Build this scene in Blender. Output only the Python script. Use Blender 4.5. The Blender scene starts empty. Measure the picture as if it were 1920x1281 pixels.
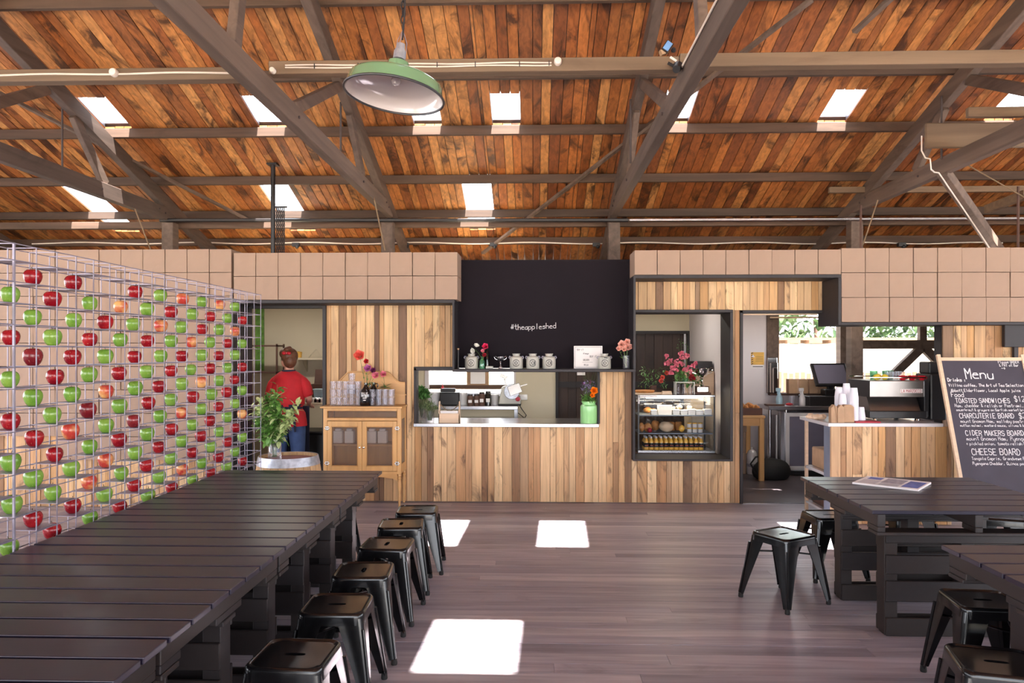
import bpy, bmesh, math, random
from mathutils import Vector, Matrix, Euler, noise
random.seed(11)
R = random.Random(5)
PI = math.pi
C = bpy.context.scene.collection
# ------------------------------------------------------------------ camera
F = 1400.0; EYE = 1.65; YAW = math.atan(41.0 / F); CA, SA = math.cos(YAW), math.sin(YAW)
cam = bpy.data.cameras.new('camera'); co = bpy.data.objects.new('camera', cam); C.objects.link(co)
cam.sensor_width = 36; cam.lens = F / 1920 * 36; cam.shift_y = 19.5 / 1920; cam.clip_start = .05; cam.clip_end = 300
co.location = (0, 0, EYE); co.rotation_euler = (PI / 2, 0, YAW)
bpy.context.scene.camera = co
def at(px, py, Y):
    u = (px - 960) / F; v = (660 - py) / F; dx = u * CA - SA; dy = u * SA + CA; t = Y / dy
    return Vector((t * dx, Y, EYE + t * v))
def XX(px, Y): return at(px, 660, Y).x
def ZZ(py, px, Y): return at(px, py, Y).z
def onroof(px, py, a):       # point of a ray on the plane z = a - .314 Y
    u = (px - 960) / F; v = (660 - py) / F; dx = u * CA - SA; dy = u * SA + CA
    t = (a - EYE) / (v + .314 * dy); return Vector((t * dx, t * dy, EYE + t * v))
def floorpt(px, py, z=0.0):
    u = (px - 960) / F; v = (660 - py) / F; dx = u * CA - SA; dy = u * SA + CA
    t = (z - EYE) / v; return Vector((t * dx, t * dy, z))
# ------------------------------------------------------------------ materials
def nt(name):
    m = bpy.data.materials.new(name); m.use_nodes = True; n = m.node_tree; n.nodes.clear()
    out = n.nodes.new('ShaderNodeOutputMaterial'); b = n.nodes.new('ShaderNodeBsdfPrincipled')
    n.links.new(b.outputs[0], out.inputs[0]); return m, n, b, out
def s2l(c):
    return tuple((x / 12.92 if x <= .04045 else ((x + .055) / 1.055) ** 2.4) for x in [v / 255 for v in c]) + (1,)
def plain(name, rgb, rough=.5, metal=0, var=.12, scale=6, bump=0, coat=0, alpha=None, spec=None):
    m, n, b, out = nt(name); L = n.links.new
    tc = n.nodes.new('ShaderNodeTexCoord'); no = n.nodes.new('ShaderNodeTexNoise'); no.inputs['Scale'].default_value = scale; no.inputs['Detail'].default_value = 5
    L(tc.outputs['Object'], no.inputs['Vector'])
    r = n.nodes.new('ShaderNodeValToRGB'); c = s2l(rgb)
    r.color_ramp.elements[0].position = .3; r.color_ramp.elements[1].position = .7
    r.color_ramp.elements[0].color = tuple(max(0, x * (1 - var)) for x in c[:3]) + (1,); r.color_ramp.elements[1].color = tuple(min(1, x * (1 + var)) for x in c[:3]) + (1,)
    L(no.outputs['Fac'], r.inputs[0]); L(r.outputs[0], b.inputs['Base Color'])
    b.inputs['Roughness'].default_value = rough; b.inputs['Metallic'].default_value = metal
    if coat: b.inputs['Coat Weight'].default_value = coat; b.inputs['Coat Roughness'].default_value = .08
    if spec is not None: b.inputs['Specular IOR Level'].default_value = spec
    if bump:
        bp = n.nodes.new('ShaderNodeBump'); bp.inputs['Strength'].default_value = bump; bp.inputs['Distance'].default_value = .01
        L(no.outputs['Fac'], bp.inputs['Height']); L(bp.outputs[0], b.inputs['Normal'])
    return m
def wood(name, cols, axis, rough=.6, stain=.5, grain=1.0, stain_col=(40, 24, 16), bump=.25, stain_lo=.56, gs=30, ss=2.2):
    """boards: per-board tone from the face attribute, grain stretched along axis, dark stains of their own shape"""
    m, n, b, out = nt(name); L = n.links.new; N = n.nodes.new
    tc = N('ShaderNodeTexCoord'); at_ = N('ShaderNodeAttribute'); at_.attribute_name = 'tone'
    mul = N('ShaderNodeVectorMath'); mul.operation = 'MULTIPLY'; sc = [1, 1, 1]; sc[axis] = .06; mul.inputs[1].default_value = sc
    off = N('ShaderNodeMath'); off.operation = 'MULTIPLY'; off.inputs[1].default_value = 37.0
    add = N('ShaderNodeVectorMath'); add.operation = 'ADD'; L(at_.outputs['Fac'], off.inputs[0]); L(off.outputs[0], add.inputs[1])
    L(tc.outputs['Object'], mul.inputs[0]); L(mul.outputs[0], add.inputs[0])
    g = N('ShaderNodeTexNoise'); g.inputs['Scale'].default_value = gs; g.inputs['Detail'].default_value = 6; g.inputs['Distortion'].default_value = .6; L(add.outputs[0], g.inputs['Vector'])
    mul2 = N('ShaderNodeVectorMath'); mul2.operation = 'MULTIPLY'; sc = [1, 1, 1]; sc[axis] = .3; mul2.inputs[1].default_value = sc
    add2 = N('ShaderNodeVectorMath'); add2.operation = 'ADD'; L(tc.outputs['Object'], mul2.inputs[0]); L(mul2.outputs[0], add2.inputs[0]); L(off.outputs[0], add2.inputs[1])
    s = N('ShaderNodeTexNoise'); s.inputs['Scale'].default_value = ss; s.inputs['Detail'].default_value = 8; s.inputs['Roughness'].default_value = .65; s.inputs['Distortion'].default_value = 1.2; L(add2.outputs[0], s.inputs['Vector'])
    ramp = N('ShaderNodeValToRGB'); el = ramp.color_ramp.elements
    while len(el) < len(cols): el.new(.5)
    for i, c in enumerate(cols): el[i].position = i / (len(cols) - 1); el[i].color = s2l(c)
    L(at_.outputs['Fac'], ramp.inputs[0])
    gr = N('ShaderNodeValToRGB'); gr.color_ramp.elements[0].position = .35; gr.color_ramp.elements[1].position = .65
    v = 1 - .45 * grain; gr.color_ramp.elements[0].color = (v, v, v, 1); gr.color_ramp.elements[1].color = (1.0, 1.0, 1.0, 1); L(g.outputs['Fac'], gr.inputs[0])
    mx = N('ShaderNodeMix'); mx.data_type = 'RGBA'; mx.blend_type = 'MULTIPLY'; mx.inputs[0].default_value = 1
    L(ramp.outputs[0], mx.inputs[6]); L(gr.outputs[0], mx.inputs[7])
    sr = N('ShaderNodeValToRGB'); sr.color_ramp.elements[0].position = stain_lo; sr.color_ramp.elements[1].position = stain_lo + .12
    sr.color_ramp.elements[0].color = (0, 0, 0, 1); sr.color_ramp.elements[1].color = (stain, stain, stain, 1); L(s.outputs['Fac'], sr.inputs[0])
    m2 = N('ShaderNodeMix'); m2.data_type = 'RGBA'; L(sr.outputs[0], m2.inputs[0]); L(mx.outputs[2], m2.inputs[6]); m2.inputs[7].default_value = s2l(stain_col)
    L(m2.outputs[2], b.inputs['Base Color']); b.inputs['Roughness'].default_value = rough
    bp = N('ShaderNodeBump'); bp.inputs['Strength'].default_value = bump; bp.inputs['Distance'].default_value = .004; L(g.outputs['Fac'], bp.inputs['Height']); L(bp.outputs[0], b.inputs['Normal'])
    return m
def glass(name, tint=(1, 1, 1), refl=.1, rough=0.0, body=0.0, bodycol=(200, 200, 200)):
    """thin see-through glass: mostly transparent, a little mirror; body adds some solid colour"""
    m, n, b, out = nt(name); L = n.links.new; N = n.nodes.new
    tr = N('ShaderNodeBsdfTransparent'); tr.inputs[0].default_value = tint + (1,)
    gl = N('ShaderNodeBsdfGlossy'); gl.inputs['Roughness'].default_value = rough
    lw = N('ShaderNodeLayerWeight'); lw.inputs['Blend'].default_value = .25
    ml = N('ShaderNodeMath'); ml.operation = 'MULTIPLY_ADD'; ml.inputs[1].default_value = .4; ml.inputs[2].default_value = refl; L(lw.outputs['Fresnel'], ml.inputs[0])
    mx = N('ShaderNodeMixShader'); L(ml.outputs[0], mx.inputs[0]); L(tr.outputs[0], mx.inputs[1]); L(gl.outputs[0], mx.inputs[2])
    if body:
        b.inputs['Base Color'].default_value = s2l(bodycol); b.inputs['Roughness'].default_value = .2
        m2 = N('ShaderNodeMixShader'); m2.inputs[0].default_value = body; L(mx.outputs[0], m2.inputs[1]); L(b.outputs[0], m2.inputs[2]); L(m2.outputs[0], out.inputs[0])
    else:
        n.nodes.remove(b); L(mx.outputs[0], out.inputs[0])
    return m
def emit(name, rgb, s):
    m, n, b, out = nt(name); b.inputs['Emission Color'].default_value = s2l(rgb); b.inputs['Emission Strength'].default_value = s; b.inputs['Base Color'].default_value = s2l(rgb); return m
def apple_mat(name, base, blotch, lo, hi):
    m, n, b, out = nt(name); L = n.links.new; N = n.nodes.new
    tc = N('ShaderNodeTexCoord'); oi = N('ShaderNodeObjectInfo'); add = N('ShaderNodeVectorMath'); add.operation = 'ADD'
    ml = N('ShaderNodeMath'); ml.operation = 'MULTIPLY'; ml.inputs[1].default_value = 20; L(oi.outputs['Random'], ml.inputs[0]); L(ml.outputs[0], add.inputs[1]); L(tc.outputs['Object'], add.inputs[0])
    no = N('ShaderNodeTexNoise'); no.inputs['Scale'].default_value = 14; no.inputs['Detail'].default_value = 6; L(add.outputs[0], no.inputs['Vector'])
    r = N('ShaderNodeValToRGB'); r.color_ramp.elements[0].position = lo; r.color_ramp.elements[1].position = hi
    r.color_ramp.elements[0].color = s2l(base); r.color_ramp.elements[1].color = s2l(blotch); L(no.outputs['Fac'], r.inputs[0])
    sp = N('ShaderNodeTexNoise'); sp.inputs['Scale'].default_value = 160; L(add.outputs[0], sp.inputs['Vector'])
    s2 = N('ShaderNodeValToRGB'); s2.color_ramp.elements[0].position = .66; s2.color_ramp.elements[1].position = .72; s2.color_ramp.elements[1].color = (.35, .35, .35, 1); L(sp.outputs['Fac'], s2.inputs[0])
    mx = N('ShaderNodeMix'); mx.data_type = 'RGBA'; L(s2.outputs[0], mx.inputs[0]); L(r.outputs[0], mx.inputs[6]); mx.inputs[7].default_value = s2l((235, 215, 170))
    L(mx.outputs[2], b.inputs['Base Color']); b.inputs['Roughness'].default_value = .22
    return m
M = {}
M['clad'] = wood('timber_cladding', [(136, 98, 68), (204, 158, 110), (226, 190, 144), (176, 130, 88), (234, 198, 152), (206, 156, 100), (122, 90, 68), (232, 192, 144), (208, 172, 132), (188, 140, 96), (224, 182, 132)], 2, .65, .9, .6, (70, 44, 30), stain_lo=.565, ss=5.0)
M['ceil'] = wood('ceiling_boards', [(134, 72, 34), (190, 116, 58), (214, 144, 80), (156, 86, 42), (222, 156, 92), (192, 112, 54), (132, 74, 42), (206, 130, 68)], 1, .55, .9, .95, (50, 22, 10), stain_lo=.515, ss=3.2)
M['floor'] = wood('floor_boards', [(136, 128, 140), (172, 162, 172), (154, 146, 158), (186, 176, 182), (142, 134, 146), (178, 168, 176)], 0, .4, .45, .75, (84, 70, 68), bump=.12, stain_lo=.57, gs=22, ss=2.2)
M['beam'] = wood('old_beam_timber', [(98, 80, 70), (114, 94, 82), (90, 74, 66)], 1, .75, .5, .8, (44, 32, 26), gs=14)
M['beamx'] = wood('old_purlin_timber', [(84, 62, 50), (98, 74, 58), (76, 58, 48)], 0, .75, .5, .8, (44, 32, 26), gs=14)
M['beaml'] = wood('pale_tie_timber', [(116, 94, 74), (128, 104, 82)], 0, .7, .3, .6, (80, 60, 46), gs=14)
M['darkpost'] = plain('dark_painted_post', (72, 60, 58), .7)
M['black'] = plain('black_painted_board', (34, 28, 31), .6, var=.1)
M['chalk'] = plain('chalkboard_paint', (26, 20, 26), .85, var=.12, scale=2, spec=.2)
M['slate'] = plain('wiped_chalkboard', (60, 54, 65), .75, var=.22, scale=3)
M['chalkwhite'] = plain('chalk_marks', (225, 222, 222), .9, var=.1, scale=60)
M['card'] = plain('cardboard', (155, 129, 111), .8, var=.05, scale=1.2)
M['cream'] = plain('cream_wall_paint', (206, 194, 170), .7, var=.04, scale=1)
M['white'] = plain('white_wall_paint', (222, 214, 216), .7, var=.04, scale=1)
M['steel'] = plain('brushed_steel', (190, 188, 192), .25, 1, var=.06, scale=20)
M['chrome'] = plain('polished_metal', (220, 216, 210), .08, 1, var=.02)
M['table'] = wood('dark_table_paint', [(36, 30, 48), (31, 26, 43), (41, 34, 50)], 0, .3, .12, .25, (30, 24, 26), bump=.06)
M['tablev'] = wood('dark_table_frame', [(42, 34, 32), (34, 28, 30)], 1, .45, .2, .4, (36, 28, 26), bump=.12)
M['stool'] = plain('black_gloss_enamel', (11, 10, 12), .2, 0, var=.1, coat=.15, spec=.4)
M['rubber'] = plain('black_rubber', (22, 20, 20), .7)
M['wire'] = plain('grey_wire', (150, 144, 160), .4, .35, var=.05)
M['pine'] = wood('honey_pine', [(196, 146, 88), (206, 158, 100), (188, 136, 78)], 2, .4, .15, .35, (130, 84, 44), gs=14)
M['pinex'] = wood('honey_pine_rails', [(200, 150, 92), (206, 158, 100)], 0, .4, .15, .35, (130, 84, 44), gs=14)
M['palepine'] = wood('pale_pine', [(216, 186, 156), (224, 196, 166)], 0, .6, .1, .3, (150, 110, 80))
M['oak'] = wood('barrel_oak', [(196, 160, 116), (184, 146, 104)], 2, .6, .2, .5, (120, 80, 50))
M['winered'] = plain('wine_stained_head', (112, 34, 38), .5, var=.2)
M['galv'] = plain('galvanised_hoop', (168, 170, 178), .42, .7, var=.25, scale=25)
M['corr'] = plain('corrugated_iron', (150, 150, 160), .4, .8, var=.15)
M['glass'] = glass('clear_glass', (.96, .97, .97), .04)
M['pane'] = glass('window_glass', (.99, .99, .99), .01)
M['tumbler'] = glass('tumbler_glass', (.975, .97, .98), .02, body=.035, bodycol=(215, 212, 222))
M['fly'] = glass('dark_gauze', (.9, .88, .86), .0, .4, body=.16, bodycol=(130, 118, 116))
M['bottle'] = plain('black_growler_glass', (16, 12, 12), .12, coat=.6)
M['stone'] = plain('grey_stoneware', (178, 174, 164), .35, var=.06, scale=8)
M['stonep'] = plain('printed_crest', (60, 56, 56), .6)
M['paper'] = plain('white_paper', (232, 226, 224), .8, var=.03)
M['kraft'] = plain('kraft_paper', (176, 142, 112), .85, var=.1, scale=12, bump=.3)
M['cup'] = plain('white_paper_cup', (232, 230, 238), .5, var=.02)
M['mint'] = plain('mint_green_enamel', (150, 208, 136), .3, var=.05, coat=.3)
M['lampg'] = plain('green_enamel', (100, 130, 98), .15, var=.06, coat=.7)
M['lampw'] = plain('white_enamel', (186, 176, 174), .15, var=.02, coat=.6)
M['lampr'] = plain('worn_black_rim', (34, 30, 34), .4)
M['skin'] = plain('skin', (226, 166, 146), .5, var=.05)
M['hair'] = plain('brown_hair', (104, 64, 44), .5, var=.3, scale=40, bump=.5)
M['red'] = plain('red_cotton', (206, 34, 46), .75, var=.12, scale=8, bump=.3)
M['navy'] = plain('navy_cloth', (42, 44, 66), .8)
M['denim'] = plain('blue_denim', (70, 92, 140), .85, var=.15, scale=12, bump=.2)
M['leaf'] = plain('green_leaf', (104, 148, 66), .5, var=.35, scale=18)
M['leafv'] = plain('variegated_leaf', (186, 200, 140), .5, var=.3, scale=30)
M['leafd'] = plain('dark_leaf', (84, 128, 64), .5, var=.3, scale=18)
M['stem'] = plain('stem_green', (84, 104, 56), .6)
M['greyg'] = plain('grey_green_herb', (120, 140, 92), .6, var=.3, scale=30)
M['coral'] = plain('coral_petal', (236, 112, 96), .5, var=.12, scale=20)
M['hotpink'] = plain('hot_pink_petal', (226, 60, 108), .5, var=.2, scale=20)
M['pink'] = plain('pink_petal', (236, 140, 160), .5, var=.15, scale=20)
M['pale'] = plain('pale_pink_petal', (244, 192, 176), .5, var=.08, scale=20)
M['mauve'] = plain('mauve_petal', (196, 110, 170), .5, var=.15, scale=20)
M['purple'] = plain('purple_petal', (126, 40, 96), .5, var=.2, scale=20)
M['lilac'] = plain('lilac_petal', (150, 128, 176), .5, var=.2, scale=20)
M['orange'] = plain('orange_petal', (246, 140, 20), .5, var=.12, scale=20)
M['petw'] = plain('white_petal', (238, 236, 228), .5, var=.04)
M['crim'] = plain('crimson_petal', (168, 34, 50), .5, var=.2)
M['appleg'] = apple_mat('green_apple_skin', (98, 142, 46), (134, 166, 70), .35, .7)
M['appler'] = apple_mat('red_apple_skin', (128, 10, 24), (176, 34, 38), .4, .75)
M['appled'] = apple_mat('dark_red_apple_skin', (110, 22, 30), (140, 40, 44), .4, .75)
M['applep'] = apple_mat('blushed_apple_skin', (186, 62, 52), (224, 168, 104), .4, .62)
M['twig'] = plain('apple_stem_brown', (74, 58, 34), .7)
M['conduit'] = plain('white_cable', (222, 208, 196), .5)
M['sun_wood'] = plain('sunlit_fence_timber', (120, 92, 72), .7, var=.15)
M['concrete'] = plain('dark_concrete', (84, 76, 80), .35, var=.3, scale=2.5)
M['ground'] = plain('pale_gravel', (190, 182, 168), .9, var=.1, scale=3)
M['yellow'] = plain('yellow_print', (226, 176, 84), .6)
M['choc'] = plain('brown_board', (84, 56, 46), .7, var=.2)
M['darkclad'] = wood('dark_stained_boards', [(52, 34, 28), (66, 44, 36), (44, 28, 24)], 2, .6, .5, .6, (20, 12, 10))
M['juice'] = plain('cloudy_juice', (238, 182, 80), .2, var=.04, coat=.4)
M['blacklab'] = plain('black_label', (30, 30, 34), .5)
M['blue'] = plain('pale_blue_plastic', (160, 190, 204), .4)
M['navyink'] = plain('printed_blue', (92, 104, 168), .7, var=.3, scale=30)
M['greyink'] = plain('printed_grey', (150, 146, 156), .7, var=.3, scale=40)
M['bread'] = plain('bread_crust', (196, 132, 74), .7, var=.25, scale=20, bump=.4)
M['ceramic'] = plain('white_ceramic', (206, 202, 204), .2, var=.02, coat=.4)
M['redp'] = plain('red_plastic', (190, 24, 40), .3)
M['lemon'] = plain('lemon_skin', (226, 196, 60), .5)
M['greenglass'] = glass('green_glass', (.6, .85, .68), .08, body=.25, bodycol=(120, 190, 150))
M['screen'] = plain('dark_screen_glass', (112, 108, 124), .25, var=.04)
M['blk'] = plain('black_plastic', (28, 25, 27), .4)
M['machine'] = plain('espresso_machine_steel', (150, 145, 142), .35, 1, var=.15, scale=3)
M['treeleaf'] = plain('tree_leaf', (66, 92, 50), .6, var=.4, scale=3)
M['led'] = emit('display_case_light', (255, 230, 170), 22)
M['rope'] = plain('jute_rope', (120, 98, 76), .9)
M['bluegrey'] = plain('blue_grey_panel', (112, 120, 136), .5)
M['lens'] = plain('blue_sensor_face', (110, 150, 200), .3)
# ------------------------------------------------------------------ mesh builder
class MB:
    def __init__(s): s.v = []; s.f = []; s.t = []
    def add(s, vs, fs, tone=.5):
        o = len(s.v); s.v += [tuple(p) for p in vs]; s.f += [tuple(i + o for i in f) for f in fs]; s.t += [tone] * len(fs)
    def box(s, x0, x1, y0, y1, z0, z1, tone=.5, mat=None):
        vs = [Vector((x, y, z)) for z in (z0, z1) for y in (y0, y1) for x in (x0, x1)]
        if mat: vs = [mat @ p for p in vs]
        s.add(vs, [(0, 2, 3, 1), (4, 5, 7, 6), (0, 1, 5, 4), (2, 6, 7, 3), (0, 4, 6, 2), (1, 3, 7, 5)], tone); return s
    def cbox(s, c, d, rz=0, tone=.5, rx=0, ry=0):
        m = Matrix.Translation(c) @ Euler((rx, ry, rz)).to_matrix().to_4x4()
        return s.box(-d[0] / 2, d[0] / 2, -d[1] / 2, d[1] / 2, -d[2] / 2, d[2] / 2, tone, m)
    def beam(s, a, b, w, h, tone=.5, up=(0, 0, 1)):
        a, b = Vector(a), Vector(b); d = (b - a); l = d.length; d.normalize(); u = Vector(up)
        r = d.cross(u)
        if r.length < 1e-4: r = d.cross(Vector((1, 0, 0)))
        r.normalize(); u = r.cross(d)
        m = Matrix((r, d, u)).transposed().to_4x4(); m.translation = a
        return s.box(-w / 2, w / 2, 0, l, -h / 2, h / 2, tone, m)
    def tube(s, pts, r, n=6, tone=.5, cap=True):
        pts = [Vector(p) for p in pts]; rs = r if isinstance(r, (list, tuple)) else [r] * len(pts); vs = []; fs = []; pr = None
        for i, p in enumerate(pts):
            d = (pts[min(i + 1, len(pts) - 1)] - pts[max(i - 1, 0)]).normalized()
            a = (pr if pr is not None else (Vector((0, 0, 1)) if abs(d.z) < .9 else Vector((1, 0, 0))))
            a = (a - d * a.dot(d))
            if a.length < 1e-4: a = d.orthogonal()
            a.normalize(); pr = a; b = d.cross(a)
            vs += [p + (a * math.cos(2 * PI * k / n) + b * math.sin(2 * PI * k / n)) * rs[i] for k in range(n)]
        for i in range(len(pts) - 1):
            for k in range(n):
                k2 = (k + 1) % n; fs.append((i * n + k, i * n + k2, (i + 1) * n + k2, (i + 1) * n + k))
        if cap: fs += [tuple(range(n - 1, -1, -1)), tuple(range((len(pts) - 1) * n, len(pts) * n))]
        s.add(vs, fs, tone); return s
    def lathe(s, prof, c=(0, 0, 0), n=20, mat=None, tone=.5, sx=1, sy=1):
        vs = []; fs = []; c = Vector(c)
        for r, z in prof:
            for k in range(n):
                p = Vector((max(r, 1e-5) * math.cos(2 * PI * k / n) * sx, max(r, 1e-5) * math.sin(2 * PI * k / n) * sy, z))
                vs.append((mat @ p if mat else p) + c)
        for i in range(len(prof) - 1):
            for k in range(n):
                k2 = (k + 1) % n; fs.append((i * n + k, i * n + k2, (i + 1) * n + k2, (i + 1) * n + k))
        s.add(vs, fs, tone); return s
    def ball(s, c, r, n=10, tone=.5, mat=None):
        rr = r if isinstance(r, (tuple, list)) else (r, r, r); q = max(4, n // 2)
        mt = Matrix.Diagonal((1, 1, rr[2] / rr[0]))
        if mat: mt = mat.to_3x3() @ mt
        return s.lathe([(rr[0] * math.sin(PI * i / q), -rr[0] * math.cos(PI * i / q)) for i in range(q + 1)], c, n, mt, tone, 1, rr[1] / rr[0])
    def prism(s, poly, y0, y1, tone=.5, plane='xz'):
        k = len(poly)
        if plane == 'xz': vs = [(a, y0, b) for a, b in poly] + [(a, y1, b) for a, b in poly]
        elif plane == 'xy': vs = [(a, b, y0) for a, b in poly] + [(a, b, y1) for a, b in poly]
        else: vs = [(y0, a, b) for a, b in poly] + [(y1, a, b) for a, b in poly]
        s.add(vs, [tuple(range(k)), tuple(range(2 * k - 1, k - 1, -1))] + [(i, i + k, (i + 1) % k + k, (i + 1) % k) for i in range(k)], tone); return s
    def build(s, name, mat, parent=None, smooth=False, bevel=0, seg=1, loc=None):
        me = bpy.data.meshes.new(name); me.from_pydata(s.v, [], s.f); me.update()
        a = me.attributes.new('tone', 'FLOAT', 'FACE'); a.data.foreach_set('value', s.t)
        bm = bmesh.new(); bm.from_mesh(me); bmesh.ops.recalc_face_normals(bm, faces=bm.faces); bm.to_mesh(me); bm.free()
        if smooth:
            me.polygons.foreach_set('use_smooth', [True] * len(me.polygons))
            try: me.set_sharp_from_angle(angle=math.radians(40))
            except Exception: pass
        me.materials.append(M[mat] if isinstance(mat, str) else mat)
        o = bpy.data.objects.new(name, me); C.objects.link(o)
        if parent is not None: o.parent = parent
        if loc is not None: o.location = loc
        if bevel:
            bv = o.modifiers.new('bevel', 'BEVEL'); bv.width = bevel; bv.segments = seg; bv.limit_method = 'ANGLE'; bv.angle_limit = math.radians(40)
        return o
def tag(o, label=None, cat=None, group=None, kind=None):
    if label: o['label'] = label
    if cat: o['category'] = cat
    if group: o['group'] = group
    if kind: o['kind'] = kind
    return o
def thing(name, label, cat, loc=(0, 0, 0), rz=0, group=None):
    o = bpy.data.objects.new(name, None); C.objects.link(o); o.location = loc; o.rotation_euler = (0, 0, rz); o.empty_display_size = .1
    return tag(o, label, cat, group)
def struct(o): o['kind'] = 'structure'; return o
def kids(o): return [c for c in bpy.data.objects if c.parent == o]
KID = {}
def dup(root, loc, rz=0, label=None, group=None, mats=None):
    if root.name not in KID:
        KID[root.name] = [(c, kids(c)) for c in kids(root)]
    r = root.copy(); C.objects.link(r); r.location = loc; r.rotation_euler = (0, 0, rz) if not isinstance(rz, tuple) else rz
    if label: r['label'] = label
    if group: r['group'] = group
    for ch, gs in KID[root.name]:
        c = ch.copy(); C.objects.link(c); c.parent = r
        for g in gs:
            d = g.copy(); C.objects.link(d); d.parent = c
    return r
ORD = ['first', 'second', 'third', 'fourth', 'fifth', 'sixth', 'seventh', 'eighth', 'ninth', 'tenth', 'eleventh', 'twelfth', 'thirteenth', 'fourteenth', 'fifteenth', 'sixteenth', 'seventeenth', 'eighteenth', 'nineteenth', 'twentieth', 'twenty-first', 'twenty-second']
# ------------------------------------------------------------------ stroke lettering
G = dict(a="45 25 04 03 12 32 44/45 43 42", b="08 02 32 43 44 35 05", c="45 25 04 03 12 42", d="48 42 12 03 04 15 45", e="04 44 35 15 04 03 12 42", f="48 38 27 22/05 45",
 g="45 15 04 03 12 42/45 41 30 10", h="08 02/04 15 35 44 42", i="25 22/27 26", j="35 31 20 10/37 36", k="08 02/45 03/14 42", l="28 22", m="05 02/04 15 24 22/24 35 44 42", n="05 02/04 15 35 44 42",
 o="15 04 03 12 32 43 44 35 15", p="05 00/05 35 44 43 32 02", q="45 40/45 15 04 03 12 42", r="05 02/04 15 35", s="45 15 04 34 43 32 02", t="28 23 32 42/06 46", u="05 03 12 32 43/45 42", v="05 22 45",
 w="05 12 25 32 45", x="05 42/45 02", y="05 03 12 42/45 41 30 10", z="05 45 02 42", A="02 28 42/14 34", B="02 08 38 47 46 35 05/35 44 43 32 02", C="47 38 18 06 04 12 32 43", D="02 08 28 46 44 22 02",
 E="48 08 02 42/05 35", F="48 08 02/05 35", G="47 38 18 06 04 12 42 45 25", H="08 02/48 42/05 45", I="28 22", J="48 43 32 12 03", K="08 02/48 05 42", L="08 02 42", M="02 08 25 48 42", N="02 08 42 48",
 O="18 06 04 12 32 44 46 38 18", P="02 08 38 47 46 35 05", Q="18 06 04 12 32 44 46 38 18/33 42", R="02 08 38 47 46 35 05/25 42", S="47 38 18 07 06 15 35 44 43 32 12 03", T="08 48/28 22", U="08 03 12 32 43 48",
 V="08 22 48", W="08 12 26 32 48", Y="08 25 48/25 22", Z="08 48 02 42")
G.update({'1': "17 28 22", '2': "07 18 38 47 46 02 42", '5': "48 08 05 35 44 43 32 02", '0': "18 06 04 12 32 44 46 38 18", '$': "47 38 18 07 06 15 35 44 43 32 12 03/29 21", '#': "13 28/33 48/05 45/04 44", ',': "23 11", ':': "25 24/23 22",
 '.': "22 23", '&': "42 07 18 27 03 12 43", "'": "28 26", '+': "26 22/04 44", '>': "04 94/76 94 72"})
def write(mb, text, o, xd, yd, h, w=.004, gap=1.15, wob=0, lift=.0015, lo=2, rnd=R):
    """text as thin chalk strokes lying on the plane through o spanned by xd, yd"""
    xd = Vector(xd).normalized(); yd = Vector(yd).normalized(); nn = xd.cross(yd); o = Vector(o) + nn * lift; u = h / 6; cx = 0
    for ch in text:
        if ch == ' ': cx += 2.6 * u; continue
        g = G.get(ch)
        if not g: continue
        ww = 10 if ch == '>' else 4
        jy = rnd.uniform(-wob, wob) * u
        for st in g.split('/'):
            P = [o + xd * (cx + int(q[0]) * u * .72 + rnd.uniform(-wob, wob) * u * .3) + yd * ((int(q[1]) - lo) * u + jy) for q in st.split()]
            for a, b in zip(P[:-1], P[1:]):
                d = (b - a)
                if d.length < 1e-6: continue
                d.normalize(); r = d.cross(nn) * w / 2; a2 = a - d * w * .3; b2 = b + d * w * .3
                vs = [a2 - r, a2 + r, b2 + r, b2 - r]
                mb.add(vs, [(0, 1, 2, 3)], rnd.random())
        cx += (ww * .72 + gap) * u
    return cx
WORLD = 7.5; SUN = 60.0; EXPO = 0.26
# ================================================================== SETTING
W0 = 8.19; WF = 7.76                       # timber wall plane, front plane of the bulkheads
BK = 10.6                                   # back wall of the building
# floor boards run along x
mb = MB(); y = -6.0
while y < W0 + .02:
    w = R.choice([.085, .1, .12, .135]); x = -9 + R.uniform(-2, 0)
    while x < 9:
        l = R.uniform(2.2, 4.5); mb.box(max(x, -9), min(x + l - .002, 9), y, min(y + w - .0025, W0 + .02), -.02, R.uniform(-.0012, 0), R.random()); x += l
    y += w
struct(mb.build('floor', 'floor'))
mb = MB(); mb.box(-9, 9, -6, 12, -.12, -.021); struct(mb.build('floor_base', 'black'))
mb = MB(); mb.box(-9, 9, W0 + .021, BK, -.02, -.001); struct(mb.build('floor_kitchen', 'concrete'))
mb = MB(); mb.box(-60, 60, -70, -6, -.2, -.1); mb.box(-60, 60, 11.7, 60, -.2, -.1); struct(mb.build('ground', 'ground'))
# roof: planes
CEI = 6.72
def zc(Y): return CEI - .314 * Y if Y >= 1 else CEI - .314 + .314 * (Y - 1)
sky_n = [0]
HOLES = []                                  # x0, x1, y0, y1
for px in (222, 512, 803, 950, 1263, 1559, 1872):
    c = XX(px, 8.2); HOLES.append((c - .155, c + .155, 7.68, 8.205))
for px in (180, 535, 898):
    c = XX(px, 9.85); HOLES.append((c - .185, c + .185, 9.22, 10.62))
for a, b, c, d in ((.56, .98, 4.74, 5.83), (-.57, -.14, 4.74, 5.83), (2.86, 3.26, 4.74, 5.83), (-5.2, -4.8, 4.74, 5.83), (-.01, .51, 1.99, 2.82)): HOLES.append((a, b, c, d))
def spans(x0, x1, y0, y1):
    hs = sorted((h[2], h[3]) for h in HOLES if h[0] < x1 - .002 and h[1] > x0 + .002 and h[3] > y0 and h[2] < y1)
    out = []; y = y0
    for a, b in hs:
        if a > y: out.append((y, a))
        y = max(y, b)
    if y < y1: out.append((y, y1))
    return out
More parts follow.
